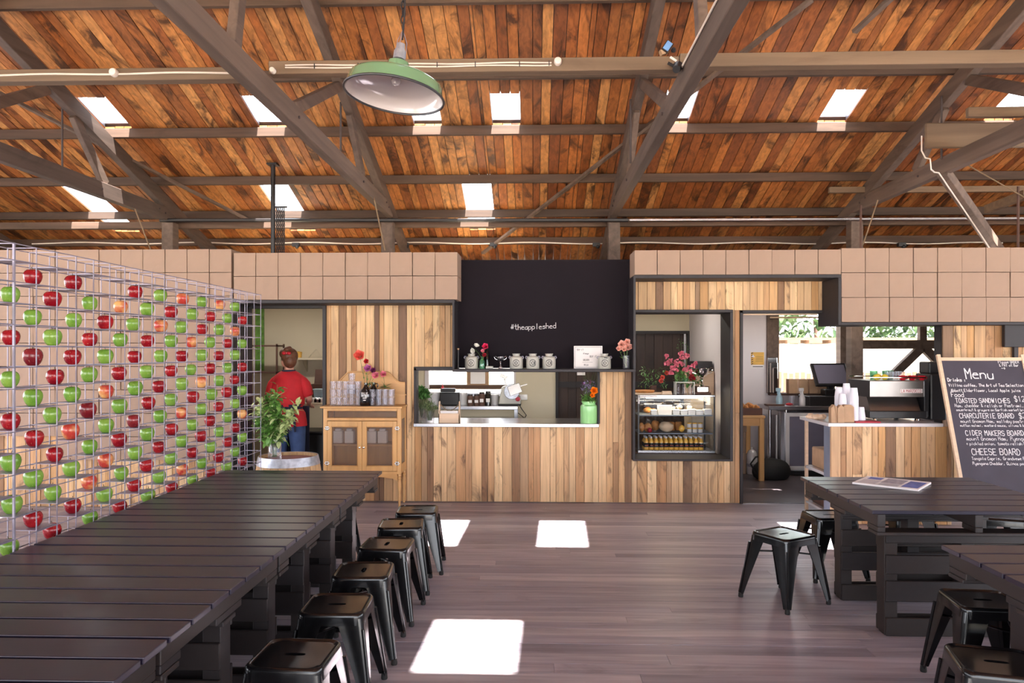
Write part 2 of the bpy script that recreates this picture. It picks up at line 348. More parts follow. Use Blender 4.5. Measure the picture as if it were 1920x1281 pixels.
edges = set([-9.0, 9.0])
for h in HOLES: edges.add(round(h[0], 4)); edges.add(round(h[1], 4))
xs = []; es = sorted(edges)
for a, b in zip(es[:-1], es[1:]):
    k = max(1, round((b - a) / R.uniform(.095, .115))); ws = [R.uniform(.8, 1.2) for _ in range(k)]; t = sum(ws); x = a
    for w in ws: xs.append((x, x + (b - a) * w / t)); x += (b - a) * w / t
mb = MB(); co_ = MB()
def slab(m, x0, x1, y0, y1, z, th, tone):
    m.add([(x0, y0, zc(y0) + z), (x1, y0, zc(y0) + z), (x1, y1, zc(y1) + z), (x0, y1, zc(y1) + z), (x0, y0, zc(y0) + z + th), (x1, y0, zc(y0) + z + th), (x1, y1, zc(y1) + z + th), (x0, y1, zc(y1) + z + th)],
          [(0, 1, 2, 3), (7, 6, 5, 4), (0, 4, 5, 1), (2, 6, 7, 3), (1, 5, 6, 2), (0, 3, 7, 4)], tone)
for x0, x1 in xs:
    for a, b in spans(x0, x1, 1.0, 12.0):
        cuts = [a] + ([R.uniform(a + .3, b - .3)] if b - a > 2.5 else []) + [b]
        for c, d in zip(cuts[:-1], cuts[1:]): slab(mb, x0 + .002, x1 - .0045, c, d, R.uniform(0, .006), .02, R.random())
    slab(mb, x0 + .0015, x1 - .0035, -6.3, 1.0, 0, .02, R.random())
struct(mb.build('ceiling', 'ceil'))
for a, b in zip(es[:-1], es[1:]):
    for c, d in spans(a, b, 1.0, 12.2): slab(co_, a, b, c, d, .06, .02, .5)
    slab(co_, a, b, -6.5, 1.0, .06, .02, .5)
struct(co_.build('roof_sheet', 'corr'))
for i, (a, b, c, d) in enumerate(HOLES):    # clear sheet over each opening, iron cheeks at its sides
    g = MB(); n = 14
    for k in range(n):
        xa, xb = a - .02 + (b - a + .04) * k / n, a - .02 + (b - a + .04) * (k + 1) / n; za, zb = .075 + .008 * (k % 2), .075 + .008 * ((k + 1) % 2)
        g.add([(xa, c, zc(c) + za), (xb, c, zc(c) + zb), (xb, d, zc(d) + zb), (xa, d, zc(d) + za)], [(0, 1, 2, 3)])
    o = g.build('window_%d' % (i + 1), 'pane'); struct(o)
    f = MB()
    for x in (a - .03, b): slab(f, x, x + .03, c - .02, d, .0205, .039, .5)
    slab(f, a - .03, b + .03, c - .03, c, .0205, .039, .5); q = f.build('window_frame', 'corr', o)
# purlins and ridge
YP = [6.32, 7.27, 8.17, 9.15, 10.0, 10.8, 11.6]
YH = [5.9, 4.6, 3.7, 2.9, 1.6]
def zp(Y): return 6.6 - .314 * Y
for i, Y in enumerate(YP + YH):
    b = MB(); b.box(-9, 9, Y, Y + .055, zp(Y), zc(Y + .055) - .002, R.random())
    o = b.build('roof_purlin', 'beamx', bevel=.004)
    where = ['above the pendant lamp, cut by the top of the photo', 'just behind the long tie beam', 'at the foot of the upper row of skylights', 'between the two skylight rows', 'crossing the lower skylights', 'just above the cardboard boxes', 'lowest, mostly hidden behind the boxes'][i] if i < 7 else 'above the photo, ' + ORD[i - 7] + ' up the slope'
    tag(o, 'long dark timber roof purlin ' + where, 'roof beam', 'purlins under the roof boards')
b = MB(); b.box(-9, 9, .96, 1.04, 6.14, 6.38); tag(b.build('ridge_beam', 'beamx'), 'timber ridge beam at the top of the roof', 'roof beam')
for i, Y in enumerate((-1.2, -3.4, -5.6)):
    b = MB(); b.box(-9, 9, Y - .03, Y + .03, zc(Y) - .14, zc(Y) - .012); tag(b.build('roof_purlin', 'beamx'), 'long timber purlin on the rear roof slope, %s from ridge' % ORD[i], 'roof beam', 'purlins under the roof boards')
# trusses
TX = [-4.72, -1.87, 1.03, 4.07]
TL = ['beside the small skylights over the apple rack', 'running up past the green pendant lamp', 'carrying the blue-faced sensor', 'with white conduit over the menu board']
CH = EYE + 1.764; YT = 5.07
def truss(x, label, group, webs=True):
    CH = EYE + 1.764 + {-4.72: 0, 4.07: .08}.get(x, .06)
    t = thing('roof_truss', label, 'roof truss', (x, 9.55, 0), 0, group); k = lambda p: (p[0] - x, p[1] - 9.55, p[2])
    def prt(name, a, b, w, h, mat='beam'):
        m = MB(); m.beam(k(a), k(b), w, h, R.random()); return m.build(name, mat, t, bevel=.005)
    prt('bottom_chord', (x, 9.62, CH), (x, -5.6, CH), .085, .165)
    prt('rafter', (x, 11.55, zp(11.55) - .085), (x, 1.0, zp(1.0) - .085), .09, .16)
    prt('rafter', (x, 1.0, zp(1.0) - .085), (x, -5.6, zc(-5.6) - .24), .09, .16)
    prt('web_strut', (x, 7.52, zp(7.52) - .16), (x, 8.08, CH + .08), .06, .11)
    prt('web_strut', (x, 5.78, CH + .08), (x, 7.12, zp(7.12) - .16), .05, .1)
    prt('web_strut', (x, 4.6, CH + .08), (x, 4.9, zp(4.9) - .16), .06, .11)
    prt('web_strut', (x, 1.0, CH + .08), (x, 1.0, 6.1), .07, .12)
    prt('web_strut', (x, 1.2, CH + .3), (x, 3.9, zp(3.9) - .16), .05, .1)
    r = MB(); r.tube([k((x - .07, 7.45, zp(7.45) - .1)), k((x - .07, 7.45, CH + .05))], .011); r.build('tie_rod', 'darkpost', t)
    r = MB()
    for yy, zz in ((9.35, CH), (9.2, CH + .03), (7.95, CH), (5.75, CH)): r.tube([k((x - .055, yy, zz)), k((x + .055, yy, zz))], .012)
    r.build('bolt', 'darkpost', t)
    return t
for x, l in zip(TX, TL): truss(x, 'brown timber roof truss ' + l, 'roof trusses')
truss(7.3, 'brown timber roof truss standing furthest along past the menu board', 'roof trusses'); truss(-7.6, 'brown timber roof truss beyond the apple rack, mostly out of view', 'roof trusses')
for x, l in zip(TX, ['over the tall stack of boxes', 'above the timber wall and hatch', 'behind the chalkboard and corner boxes', 'over the boxes by the doorway']):
    b = MB(); b.box(x - .085, x + .065, 9.5, 9.66, 0, CH - .09, R.random()); tag(b.build('roof_post', 'beam', bevel=.005), 'square brown timber post rising ' + l, 'post', 'posts under the roof trusses')
# long tie beams resting on the chords
def xbeam(name, x0, x1, Y, z0, z1, d, mat, label, cat='beam', group=None):
    b = MB(); b.box(x0, x1, Y, Y + d, z0, z1, R.random()); return tag(b.build(name, mat, bevel=.004), label, cat, group)
zt = CH + .06 + .083
xbeam('tie_beam', -1.82, .98, YT, zt, zt + .09, .09, 'beaml', 'long pale tie beam behind the green lamp with white cables clipped on', group='tie beams across the trusses')
xbeam('tie_beam', -9, -1.915, YT, zt - .032, zt + .052, .09, 'beaml', 'tie beam with a round white junction box over the apple rack', group='tie beams across the trusses')
xbeam('tie_beam', .985, 9, YT, zt + .019, zt + .109, .09, 'beaml', 'pale tie beam over the menu board side, meeting the sensor', group='tie beams across the trusses')
xbeam('tie_beam', 3.56, 5.6, 6.22, zt + .02, zt + .1, .05, 'beaml', 'short pale new timber laid over the truss beside a skylight', group='tie beams across the trusses')
b = MB(); b.box(3.72, 5.4, 7.2, 7.24, zt + .03, zt + .27, .4); tag(b.build('plank', 'beaml', bevel=.01), 'wide weathered plank behind the truss chord with grey conduit', 'plank')
xbeam('tie_beam', XX(1556, 9.2), 9, 9.2, ZZ(361, 1590, 9.2), ZZ(350, 1590, 9.2), .06, 'beaml', 'narrow pale timber above the metal conduit near the menu side', group='tie beams across the trusses')
xbeam('wall_plate_beam', -9, 9, 9.68, ZZ(425, 1000, 9.68), ZZ(412, 1000, 9.68), .08, 'beamx', 'timber plate running behind the posts under the conduit')
b = MB(); b.beam(at(1768, 322, 7.5), at(1880, 482, 8.42), .1, .1); tag(b.build('brace', 'beam', bevel=.005), 'slanting grey brace dropping from the truss to the boxes, with conduit', 'brace')
b = MB(); b.beam(at(1850, 393, 9.3), at(1925, 364, 8.6), .07, .1, .9); tag(b.build('brace', 'beaml', bevel=.005), 'pale raking timber just over the boxes beyond the slanting brace', 'brace')
# wind braces in the plane under the purlins
for (p, q, l) in (((1521, 0), (905, 475), 'thin diagonal wind brace passing behind the sensor truss'), ((-30, 160), (480, 420), 'thin diagonal wind brace over the apple rack'), ((1602, 60), (1700, -30), 'thin diagonal wind brace high on the menu side')):
    b = MB(); b.beam(onroof(p[0], p[1], 6.58), onroof(q[0], q[1], 6.58), .05, .03); tag(b.build('wind_brace', 'beam'), l, 'brace', 'wind braces')
# cables, conduits and junction boxes
def cable(pts, r, mat, label, name='electric_cable', cat='cable', grp=None, clips=None):
    b = MB(); b.tube(pts, r, 6); o = b.build(name, mat, smooth=True)
    return tag(o, label, cat, grp)
yf = YT - .008
t = thing('electric_cable', 'pair of white cables clipped along the tie beam behind the lamp', 'cable', (0, yf, 0), 0, 'white cables on the tie beams')
for dz in (.035, .052):
    b = MB(); b.tube([(x, -.004, zt + dz + .003 * math.sin(x * 9 + dz * 300)) for x in [-1.7 + i * .07 for i in range(27)]], .0055); b.build('cable_run', 'conduit', t)
b = MB()
for x in (-1.5, -1.2, -.9, -.66, -.4, -.1, .1): b.box(x, x + .006, -.012, 0, zt + .028, zt + .062)
b.build('cable_clip', 'blk', t)
cable([(x, YT - .008, zt + .01 + .004 * math.sin(x * 7)) for x in [-9 + i * .1 for i in range(72)]], .007, 'conduit', 'white cable clipped along the tie beam over the apple rack', grp='white cables on the tie beams')
for px, py, r, l in ((213, 136, .028, 'round white junction box on the beam over the apple rack'), (1046, 115, .026, 'round white junction box on the tie beam near the middle'), (511, 132, .02, 'small white junction box hanging where chord meets tie beam')):
    p = at(px, py, YT - .02); p.y = YT - .022; m = MB(); m.lathe([(0, .02), (r * .8, .018), (r, .008), (r, -.02), (0, -.02)], (0, 0, 0), 20, Matrix.Rotation(PI / 2, 4, 'X'))
    tag(m.build('junction_box', 'conduit', smooth=True, loc=p), l, 'junction box', 'white junction boxes')
cable([at(1180 + (1740 - 1180) * 0, 413, 9.42), at(2050, 409, 9.42)], .022, 'steel', 'shiny metal conduit pipe under the eaves on the menu side', 'conduit_pipe', 'pipe', 'conduits along the eaves')
cable([at(300, 413, 9.42), at(720, 413, 9.42), at(1178, 413, 9.42)], .024, 'blk', 'dark conduit pipe along the eaves behind the chain hoist', 'conduit_pipe', 'pipe', 'conduits along the eaves')
cable([at(x, 456 + 1.5 * math.sin(x * .03), 10.78) for x in range(60, 1900, 20)], .009, 'conduit', 'thin pale cable sagging along the lowest visible purlin', grp='cables along the eaves')
for px in (555, 760, 925, 1118, 1690): 
    p = at(px, 459, 10.74); m = MB(); m.cbox((0, 0, 0), (.1, .07, .05), 0); m.ball((.02, -.02, -.03), .03)
    tag(m.build('cable_fixing', 'blk', loc=p), 'small black fixing on the lowest cable ' + {555: 'beside the chain hoist', 760: 'past the lamp truss post', 925: 'above the chalkboard', 1118: 'near the corner boxes', 1690: 'over the menu side'}[px], 'fixing', 'black fixings on the eaves cable')
cable([(-4.77 + .0, Y, CH - .05 + .012 * math.sin(Y * 3)) for Y in [9.3 - i * .2 for i in range(30)]], .008, 'conduit', 'pair of white cables stapled along the truss by the rack', grp='cables on truss chords')
cable([(1.03 - .052, Y, CH + .12) for Y in [5.0 - i * .2 for i in range(12)]], .007, 'conduit', 'thin white cable running up the truss above the sensor', grp='cables on truss chords')
cable([at(1728, 255, 7.19), at(1728, 283, 7.17), at(1735, 296, 7.15), at(1744, 298, 7.1), at(1746, 318, 7.1), at(1752, 323, 7.2), at(1760, 324, 7.40), at(1790, 368, 7.66), at(1822, 415, 7.96), at(1862, 474, 8.32)], .007, 'conduit', 'white conduit bending from plank down the slanting brace', 'conduit_pipe', 'pipe')
cable([at(1614, 385, 8.6), at(1614, 467, 8.6)], .013, 'choc', 'thin dark red drop pipe beside the post on menu side', 'drop_pipe', 'pipe', 'drop pipes')
cable([at(1909, 350, 8.6), at(1909, 467, 8.6)], .015, 'choc', 'thin reddish drop pipe at the far end past the slanting brace', 'drop_pipe', 'pipe', 'drop pipes')
for p, q, l in (((253, 392), (283, 470), 'thin pale rope slanting down to the tall box stack'), ((701, 370), (722, 470), 'thin pale rope hanging from the lamp truss chord'), ((1646, 375), (1618, 460), 'thin pale rope slanting beside the red drop pipe'), ((1806, 305), (1935, 378), 'thin cord stretched from the truss past slanting brace')):
    cable([at(p[0], p[1], 8.5), at(q[0], q[1], 8.6)], .008, 'rope', l, 'rope', 'rope', 'ropes below the trusses')
# sensor and its bits
t = thing('motion_sensor', 'blue-faced sensor on a tan block above the tie beam', 'sensor', at(1250, 92, YT + .04))
m = MB(); m.cbox((-.02, 0, -.02), (.05, .04, .035), .2, ry=-.4); m.build('block', 'kraft', t); m = MB(); m.cbox((0, -.02, .005), (.05, .03, .07), 0, ry=.6); m.build('housing', 'blk', t)
m = MB(); m.cbox((.0, -.04, .005), (.04, .008, .06), 0, ry=.6); m.build('face_plate', 'lens', t); m = MB(); m.ball((.04, -.03, -.02), .018); m.build('lens', 'blk', t)
t = thing('spotlight', 'small black spotlight clamped where tie beam meets the chord', 'spotlight', at(1270, 127, YT - .1))
m = MB(); m.lathe([(0, .05), (.025, .05), (.035, -.04), (.03, -.045), (0, -.03)], (0, 0, 0), 14, Euler((2.2, .5, 0)).to_matrix().to_4x4()); m.build('housing', 'blk', t, True)
m = MB(); m.beam((0, 0, 0), (-.05, .05, .05), .012, .02); m.build('bracket', 'blk', t); m = MB(); m.cbox((-.03, -.02, .05), (.05, .003, .015), 0, ry=.6); m.build('tag', 'paper', t)
# flue pole and chains
p = at(512, 309, 8.9)
t = thing('chain_hoist', 'black pole hung from the roof with a bunch of chains', 'chain hoist', (p.x, p.y, 2.4))
m = MB(); m.tube([(0, 0, 0), (0, 0, zc(8.9) - 2.405)], .027, 12); m.build('pole', 'blk', t, True); m = MB(); m.cbox((0, 0, zc(8.9) - 2.42), (.12, .12, .02)); m.build('ceiling_plate', 'blk', t)
for k in range(5):
    m = MB(); x = .045 + k * .022; top = at(525, 390, 8.9).z - 2.4
    for j in range(int(top / .028)):
        m.tube([(x + (.008 if j % 2 else 0) * math.cos(a), (0 if j % 2 else .008) * math.cos(a), .02 + j * .028 + .018 * math.sin(a)) for a in [q * PI / 3 for q in range(7)]], .0055, 4)
    m.build('chain', 'blk', t)
m = MB(); m.beam((.02, 0, top + .01), (.17, 0, top + .01), .02, .02); m.build('arm', 'blk', t)
# ------------------------------------------------------------------ cladding
def boards(mb, x0, x1, z0, z1, Y, th=.022, wmin=.05, wmax=.11):
    x = x0
    while x < x1 - .01:
        w = min(R.uniform(wmin, wmax), x1 - x)
        if x1 - x - w < .03: w = x1 - x
        d = R.uniform(0, .008); zc_ = [z0] + ([z0 + (z1 - z0) * R.uniform(.25, .75)] if (z1 - z0) > .9 and R.random() < .35 else []) + [z1]
        for a, b in zip(zc_[:-1], zc_[1:]): mb.box(x + .0018, x + w - .0018, Y - d, Y + th, a + (.001 if a > z0 else 0), b, R.random())
        x += w
def Zw(py, px=1000): return ZZ(py, px, W0)
Hl, Hr, Ht, Hb = XX(777.5, W0), XX(1122.5, W0), Zw(690), Zw(794)
Wl, Wr, Wt, Wb = XX(1184, W0), XX(1369, W0), Zw(582, 1280), Zw(862, 1280)
Dl, Dr, Dt = XX(1387, W0), XX(1577.5, WF) - .032, Zw(582, 1470)
zb5 = Zw(565, 700)
mb = MB()
boards(mb, XX(612, W0), Hl, .006, zb5, W0); boards(mb, Hl, XX(852, W0), Ht, zb5, W0); boards(mb, Hl, Hr, .006, Hb, W0); boards(mb, XX(1100, W0), Hr, Ht, Zw(697), W0)
boards(mb, Hr, Wl, .006, Zw(690), W0); boards(mb, Wl, Wr, .006, Wb, W0); boards(mb, Wl, Dr, Wt, Zw(519, 1400), W0); boards(mb, Wr, Dl, .006, Wt, W0, wmin=.04, wmax=.06)
struct(mb.build('wall_front', 'clad', bevel=.0015))
# backing wall behind the boards and bulkheads
mb = MB(); f0, f1 = W0 + .022, W0 + .09
mb.box(XX(612, W0), Hl, f0, f1, 0, 2.3); mb.box(Hl, Hr, f0, f1, 0, Hb - .04); mb.box(Hl, Hr, f0, f1, Ht, 2.3); mb.box(Hr, Wl, f0, f1, 0, 2.3); mb.box(Wl, Wr, f0, f1, 0, Wb); mb.box(Wl, Dr, f0, f1, Wt, 2.62); mb.box(Wr, Dl, f0, f1, 0, Wt)
struct(mb.build('wall_backing', 'cream'))
# kitchen walls
mb = MB(); x1 = XX(797, BK); x2 = XX(967, BK); z1 = ZZ(680, 880, BK); z0 = ZZ(736, 880, BK)
dx0, dx1, dzt = XX(1047, BK), XX(1288, BK), ZZ(626, 1240, BK)
bx0, bx1, bzt, bzb = XX(1437, BK), XX(1766, BK), ZZ(588, 1600, BK), ZZ(737, 1500, BK)
mb.box(-9, x1, BK, BK + .12, 0, 2.6); mb.box(x1, x2, BK, BK + .12, 0, z0); mb.box(x1, x2, BK, BK + .12, z1, 2.6); mb.box(x2, dx0, BK, BK + .12, 0, 2.6); mb.box(dx0, dx1, BK, BK + .12, dzt, 2.6); mb.box(dx1, 2.25, BK, BK + .12, 0, 2.6)
struct(mb.build('wall_back', 'cream'))
mb = MB(); mb.box(2.25, bx0, BK, BK + .12, 0, 2.6); mb.box(bx0, bx1, BK, BK + .12, 0, bzb); mb.box(bx0, bx1, BK, BK + .12, bzt + .05, 2.6); mb.box(bx1, 9, BK, BK + .12, 0, 2.6)
struct(mb.build('wall_back_bar', 'white'))
mb = MB(); mb.box(2.19, 2.31, 8.62, BK - .002, 0, 2.45); struct(mb.build('wall_partition', 'white'))
mb = MB(); mb.box(-5.1, -5.0, W0 + .1, BK - .002, 0, 2.45); struct(mb.build('wall_kitchen_side', 'cream'))
mb = MB(); boards(mb, dx0, dx1, .002, dzt, BK + .05, wmin=.09, wmax=.14); o = mb.build('door_1', 'darkclad'); struct(o)
m = MB()
for a, b, c, d in ((dx0 - .04, dx0, 0, dzt + .04), (dx1, dx1 + .04, 0, dzt + .04), (dx0, dx1, dzt, dzt + .04)): m.box(a, b, BK - .03, BK - .001, c, d)
m.box(dx0, dx1, BK + .02, BK + .049, ZZ(727, 1240, BK), ZZ(716, 1240, BK)); m.build('door_frame', 'black', o)
m = MB(); m.box(dx0, dx1, BK + .08, BK + .1, 0, dzt); m.build('door_back', 'darkclad', o)
m = MB(); m.box(XX(1282, BK), XX(1286, BK), BK - .01, BK + .04, ZZ(735, 1280, BK), dzt); m.build('door_rail', 'steel', o)
mb = MB(); mb.box(-5.1, 2.31, W0 + .1, BK - .002, 2.5, 2.55); struct(mb.build('ceiling_kitchen', 'cream'))
mb = MB(); mb.box(2.312, 9, W0 + .13, BK - .002, 2.5, 2.55); struct(mb.build('ceiling_bar', 'white'))
# outer shell of the shed
mb = MB()
for s in (-1, 1):
    mb.box(s * 9 - .05, s * 9 + .05, -6, 12, 0, .9); mb.box(s * 9 - .05, s * 9 + .05, -6, 12, 3.3, 6.4)
    for yy in (-5.9, -3, 0, 3, 6, 8): mb.box(s * 9 - .06, s * 9 + .06, yy - .15, yy + .15, .9, 3.3)
    mb.box(s * 9 - .05, s * 9 + .05, 8.15, 12, .9, 3.3)
struct(mb.build('wall_sides', 'card'))
mb = MB(); mb.box(-9, 9, -6.05, -5.95, 3.9, 4.55)
for x in (-8.9, -6, -3, 0, 3, 6, 8.9): mb.box(x - .09, x + .09, -6.06, -5.94, 0, 3.9)
struct(mb.build('wall_rear', 'card'))
mb = MB(); mb.box(-9, 9, BK + .9, BK + 1.0, 2.5, 3.05); mb.box(-9, 9, BK + .122, BK + .98, 2.5, 2.58); struct(mb.build('wall_eaves', 'card'))
# hatch frame, sill
t = thing('serving_hatch', 'black-framed serving hatch cut in the timber wall with a steel sill', 'hatch', (0, W0, 0))
m = MB(); m.box(Hl, Hl + .028, -.06, .1, Hb - .02, Ht); czh = ZZ(697.5, 1000, WF); m.box(Hl, XX(848, WF) - .004, -.06, .1, Ht - .03, Ht + .012); m.box(XX(848, WF) - .004, Hr + .01, -.02, .1, czh - .014, czh - .002); m.box(Hr - .012, Hr + .012, -.03, .1, Hb, czh - .014); m.build('frame', 'black', t, bevel=.003)
m = MB(); m.box(Hl - .002, Hr - .004, -.08, .62, Hb - .035, Hb + .003); m.build('sill', 'steel', t, bevel=.004, seg=2)
zs = Hb + .004                              # sill top height
# fridge window frame
t = thing('display_window', 'black box frame around the lit cake fridge opening', 'window frame', (0, W0, 0))
m = MB(); a = .12
m.box(Wl, Wr, -a, .3, Wt - .03, Wt); m.box(Wl, Wr, -a, .3, Wb, Wb + .022); m.box(Wl, Wl + .025, -a, .3, Wb + .02, Wt - .03); m.box(Wr - .03, Wr, -a, .3, Wb + .02, Wt - .03); m.build('frame', 'black', t, bevel=.003)
# doorway frame
m = MB(); m.box(Dl, Dl + .03, W0 - .02, W0 + .12, 0, Dt); m.box(Dl, Dr, W0 - .02, W0 + .12, Dt - .03, Dt); struct(m.build('door_frame_bar', 'black', bevel=.002))
m = MB(); m.box(Dl + .03, Dr, W0 + .13, W0 + .17, Dt - .045, Dt - .03); struct(m.build('trim_1', 'palepine'))
m = MB(); m.box(Dl + .03, 9, W0 + .0, W0 + .021, -.001, .004); struct(m.build('trim_2', 'steel'))
m = MB(); m.box(XX(606, W0), XX(612, W0), W0 - .03, W0 + .12, 0, zb5); m.box(XX(455, W0), XX(606, W0), W0 - .0, W0 + .12, Zw(578, 550), 2.45); struct(m.build('door_frame_kitchen', 'black'))
# chalkboard niche
cx0, cx1 = XX(848, WF), XX(1192, WF); czb = ZZ(697.5, 1000, WF)
t = thing('chalkboard', 'large black chalkboard niche with a shelf, hashtag chalked on it', 'chalkboard', (0, W0, 0))
ct = Zw(488, 1000)
m = MB(); m.box(cx0 + .01, cx1 - .01, -.028, -.001, czb + .03, ct); m.build('board', 'chalk', t)
m = MB(); zside = ZZ(566, 850, WF); m.box(cx0, cx0 + .022, WF - W0, -.03, czb + .028, zside); m.build('side_panel', 'black', t, bevel=.002); m = MB(); m.box(cx1 - .024, cx1, WF - W0, -.03, czb + .028, ZZ(517, 1190, WF)); m.build('side_panel', 'black', t, bevel=.002)
m = MB(); m.box(cx0, cx1, WF - W0, -.001, czb, czb + .027); m.build('shelf', 'black', t, bevel=.002)
m = MB(); p = at(958, 614, W0 - .03); q = at(1044, 614, W0 - .03); L_ = (q - p).length
h = .085
wd = write(MB(), '#theappleshed', (0, 0, 0), (1, 0, 0), (0, 0, 1), h, .006)
write(m, '#theappleshed', (p.x, -.0285, p.z - .028), (1, 0, .04), (0, 0, 1), h * L_ / wd, .006, wob=.25)
m.build('chalk_writing', 'chalkwhite', t)
zsh = czb + .028
# ------------------------------------------------------------------ bulkheads
def frame_(name, label, segs):
    m = MB()
    for s in segs: m.box(*s)
    return tag(m.build(name, 'black', bevel=.002), label, 'ledge')
zL = ZZ(562, 650, WF); zL2 = ZZ(568.5, 650, WF); xa = XX(438, WF); xb = XX(858, WF)
frame_('bulkhead_ledge', 'black board under two rows of boxes over the kitchen doorway', [(xa + .0, xb - .03, WF, W0 - .03, zL2, zL - .002)])
zR = ZZ(515, 1380, WF); xr0 = XX(1189.5, WF); xr1 = XX(1577.5, WF); zR2 = ZZ(604, 1700, WF)
frame_('bulkhead_ledge', 'black stepped frame carrying the boxes over the cake window and bar', [(xr0, xr1, WF, W0 - .032, zR - .035, zR - .002), (xr1 - .03, xr1, WF, W0 + .12, zR2 - .03, zR - .035), (xr1, 6.5, WF, W0 + .12, zR2 - .03, zR2 - .002)])
card0 = MB().box(-.5, .5, 0, 1, 0, 1)      # unit box mesh, dented copies below
cards = []
for k in range(5):
    m = MB(); n = 4; j = lambda: R.uniform(-.006, .006)
    m.box(-.5, .5, 0, 1, 0, 1, .5); me_o = m.build('cardboard_box', 'card'); bm = bmesh.new(); bm.from_mesh(me_o.data)
    bmesh.ops.subdivide_edges(bm, edges=bm.edges, cuts=2, use_grid_fill=True)
    for v in bm.verts: v.co += Vector((j() * .6, j() * .8, j() * .6))
    for v in bm.verts:
        if abs(v.co.y) < .02: v.co.y -= .012 * (1 - abs(v.co.x * 2)) * (1 - abs(v.co.z - .5) * 2)
    bm.to_mesh(me_o.data); bm.free(); cards.append(me_o.data); bpy.data.objects.remove(me_o)
def card(x0, x1, z0, z1, y0, y1, label, group):
    o = bpy.data.objects.new('cardboard_box', R.choice(cards)); C.objects.link(o)
    g = .006; o.location = ((x0 + x1) / 2 + R.uniform(-.0008, .0008), y0 + R.uniform(-.006, .006), z0 + .0008)
    o.scale = (x1 - x0 - g, y1 - y0 - .02, z1 - z0 - g + .001); o.rotation_euler = (R.uniform(-.002, .002), R.uniform(-.003, .003), R.uniform(-.012, .012))
    b = o.modifiers.new('bevel', 'BEVEL'); b.width = .003; b.segments = 1; b.limit_method = 'ANGLE'; b.angle_limit = .6
    return tag(o, label, 'box', group)
D0 = W0 - .035
hw = (xb - xa) / 10; zT = ZZ(473, 650, WF); hh = (zT - zL) / 2
for r in range(2):
    for c in range(10): card(xa + c * hw, xa + (c + 1) * hw, zL + (1 - r) * hh, zL + (2 - r) * hh, WF, D0, 'tan cardboard box in the %s row over the kitchen door, %s from the tall stack' % (['top', 'lower'][r], ORD[c]), 'boxes over the kitchen doorway')
hw2 = (xr1 - xr0) / 9; zT2 = ZZ(468, 1380, WF)
for c in range(9): card(xr0 + c * hw2, xr0 + (c + 1) * hw2, zR, zT2, WF, D0, 'tan cardboard box in the single row, %s along from the chalkboard' % ORD[c], 'single row of boxes over the cake window')
zT3 = ZZ(464, 1750, WF); h3 = (zT3 - zR2) / 3
for r in range(3):
    for c in range(9): card(xr1 + .001 + c * .243, xr1 + .001 + (c + 1) * .243, zR2 + (2 - r) * h3, zR2 + (3 - r) * h3, WF, D0, 'tan cardboard box over the bar, %s row, %s from the step' % (['top', 'middle', 'bottom'][r], ORD[c]), 'boxes over the coffee bar')
# tall box wall behind the rack
zT4 = ZZ(467, 300, WF); zB4 = ZZ(863, 300, WF); h4 = (zT4 - zB4) / 9; xe = xa - .024
for r in range(9):
    for c in range(12):
        if r == 8 and c > 7: continue
        card(xe - (c + 1) * hw, xe - c * hw, zT4 - (r + 1) * h4, zT4 - r * h4, WF, D0, 'tan box behind the apples, %s column from the dark end panel, %s row down' % (ORD[c], ORD[r]), 'tall wall of boxes behind the apple rack')
m = MB(); m.box(xe, xa - .002, WF, W0 + .1, 0, zL2); tag(m.build('end_panel', 'black', bevel=.002), 'dark end panel closing the tall box stack by the kitchen doorway', 'panel')
m = MB(); boards(m, xe - 8 * hw, xe - .002, .004, zB4 - .003, WF + .05); boards(m, -9, xe - 8 * hw, .004, zB4 + h4 - .003, WF + .05); m.box(-9, xe - .004, WF + .075, W0, .001, zB4 - .004, .5); m.box(-9, xe - 8 * hw, WF + .075, W0, zB4 - .004, zB4 + h4 - .004, .5)
struct(m.build('wall_low', 'clad', bevel=.0015))
m = MB(); m.box(-9, xe, W0 + .0, W0 + .1, 0, 2.6); struct(m.build('wall_behind_boxes', 'cream'))
m = MB(); m.box(xr1 + 2.25, 9, WF, W0, zR2, zT3); struct(m.build('wall_upper_end', 'card'))
# wall beside the bar behind the menu board
xw0 = XX(1767.5, 7.9)
m = MB(); boards(m, xw0, 9, .004, zR2 - .032, 7.9, wmin=.06, wmax=.12); struct(m.build('wall_bar', 'clad', bevel=.0015))
m = MB(); m.box(xw0 - .004, 9, 7.925, 8.06, 0, zR2 - .032); struct(m.build('wall_bar_core', 'black'))
# ------------------------------------------------------------------ windows at the back
t = struct(thing('window_20', None, None, (0, BK, 0)))
m = MB()
for a, b, c, d in ((x1, x1 + .055, z0, z1), (x1, x2, z1 - .04, z1), (x2 - .03, x2, z0, z1)): m.box(a, b, -.02, .1, c, d)
m.build('window_frame', 'white', t); m = MB(); m.box(x1 + .055, x2 - .03, .06, .1, ZZ(730.5, 880, BK), ZZ(722, 880, BK)); m.build('window_rail', 'beamx', t)
m = MB(); m.box(x1 + .055, x2 - .03, .075, .08, z0, z1); m.build('window_pane', 'pane', t)
m = MB(); m.box(x1 - .02, x2 + .02, -.14, -.001, z0 - .045, z0); m.build('window_sill', 'steel', t)
t = struct(thing('window_21', None, None, (0, BK, 0)))
P_ = lambda px: XX(px, BK)
m = MB()
m.box(P_(1437), P_(1442), -.04, .1, bzb, bzt); m.box(P_(1442), P_(1463), .05, .19, bzb, bzt); m.box(P_(1576), P_(1601), .0, .16, 0.9, bzt + .04); m.box(P_(1437), bx1, -.04, .1, bzt, bzt + .06)
m.box(P_(1601), bx1, .03, .13, ZZ(654, 1680, BK), ZZ(638, 1680, BK)); m.box(P_(1728), P_(1741), .04, .12, ZZ(638, 1680, BK), bzt)
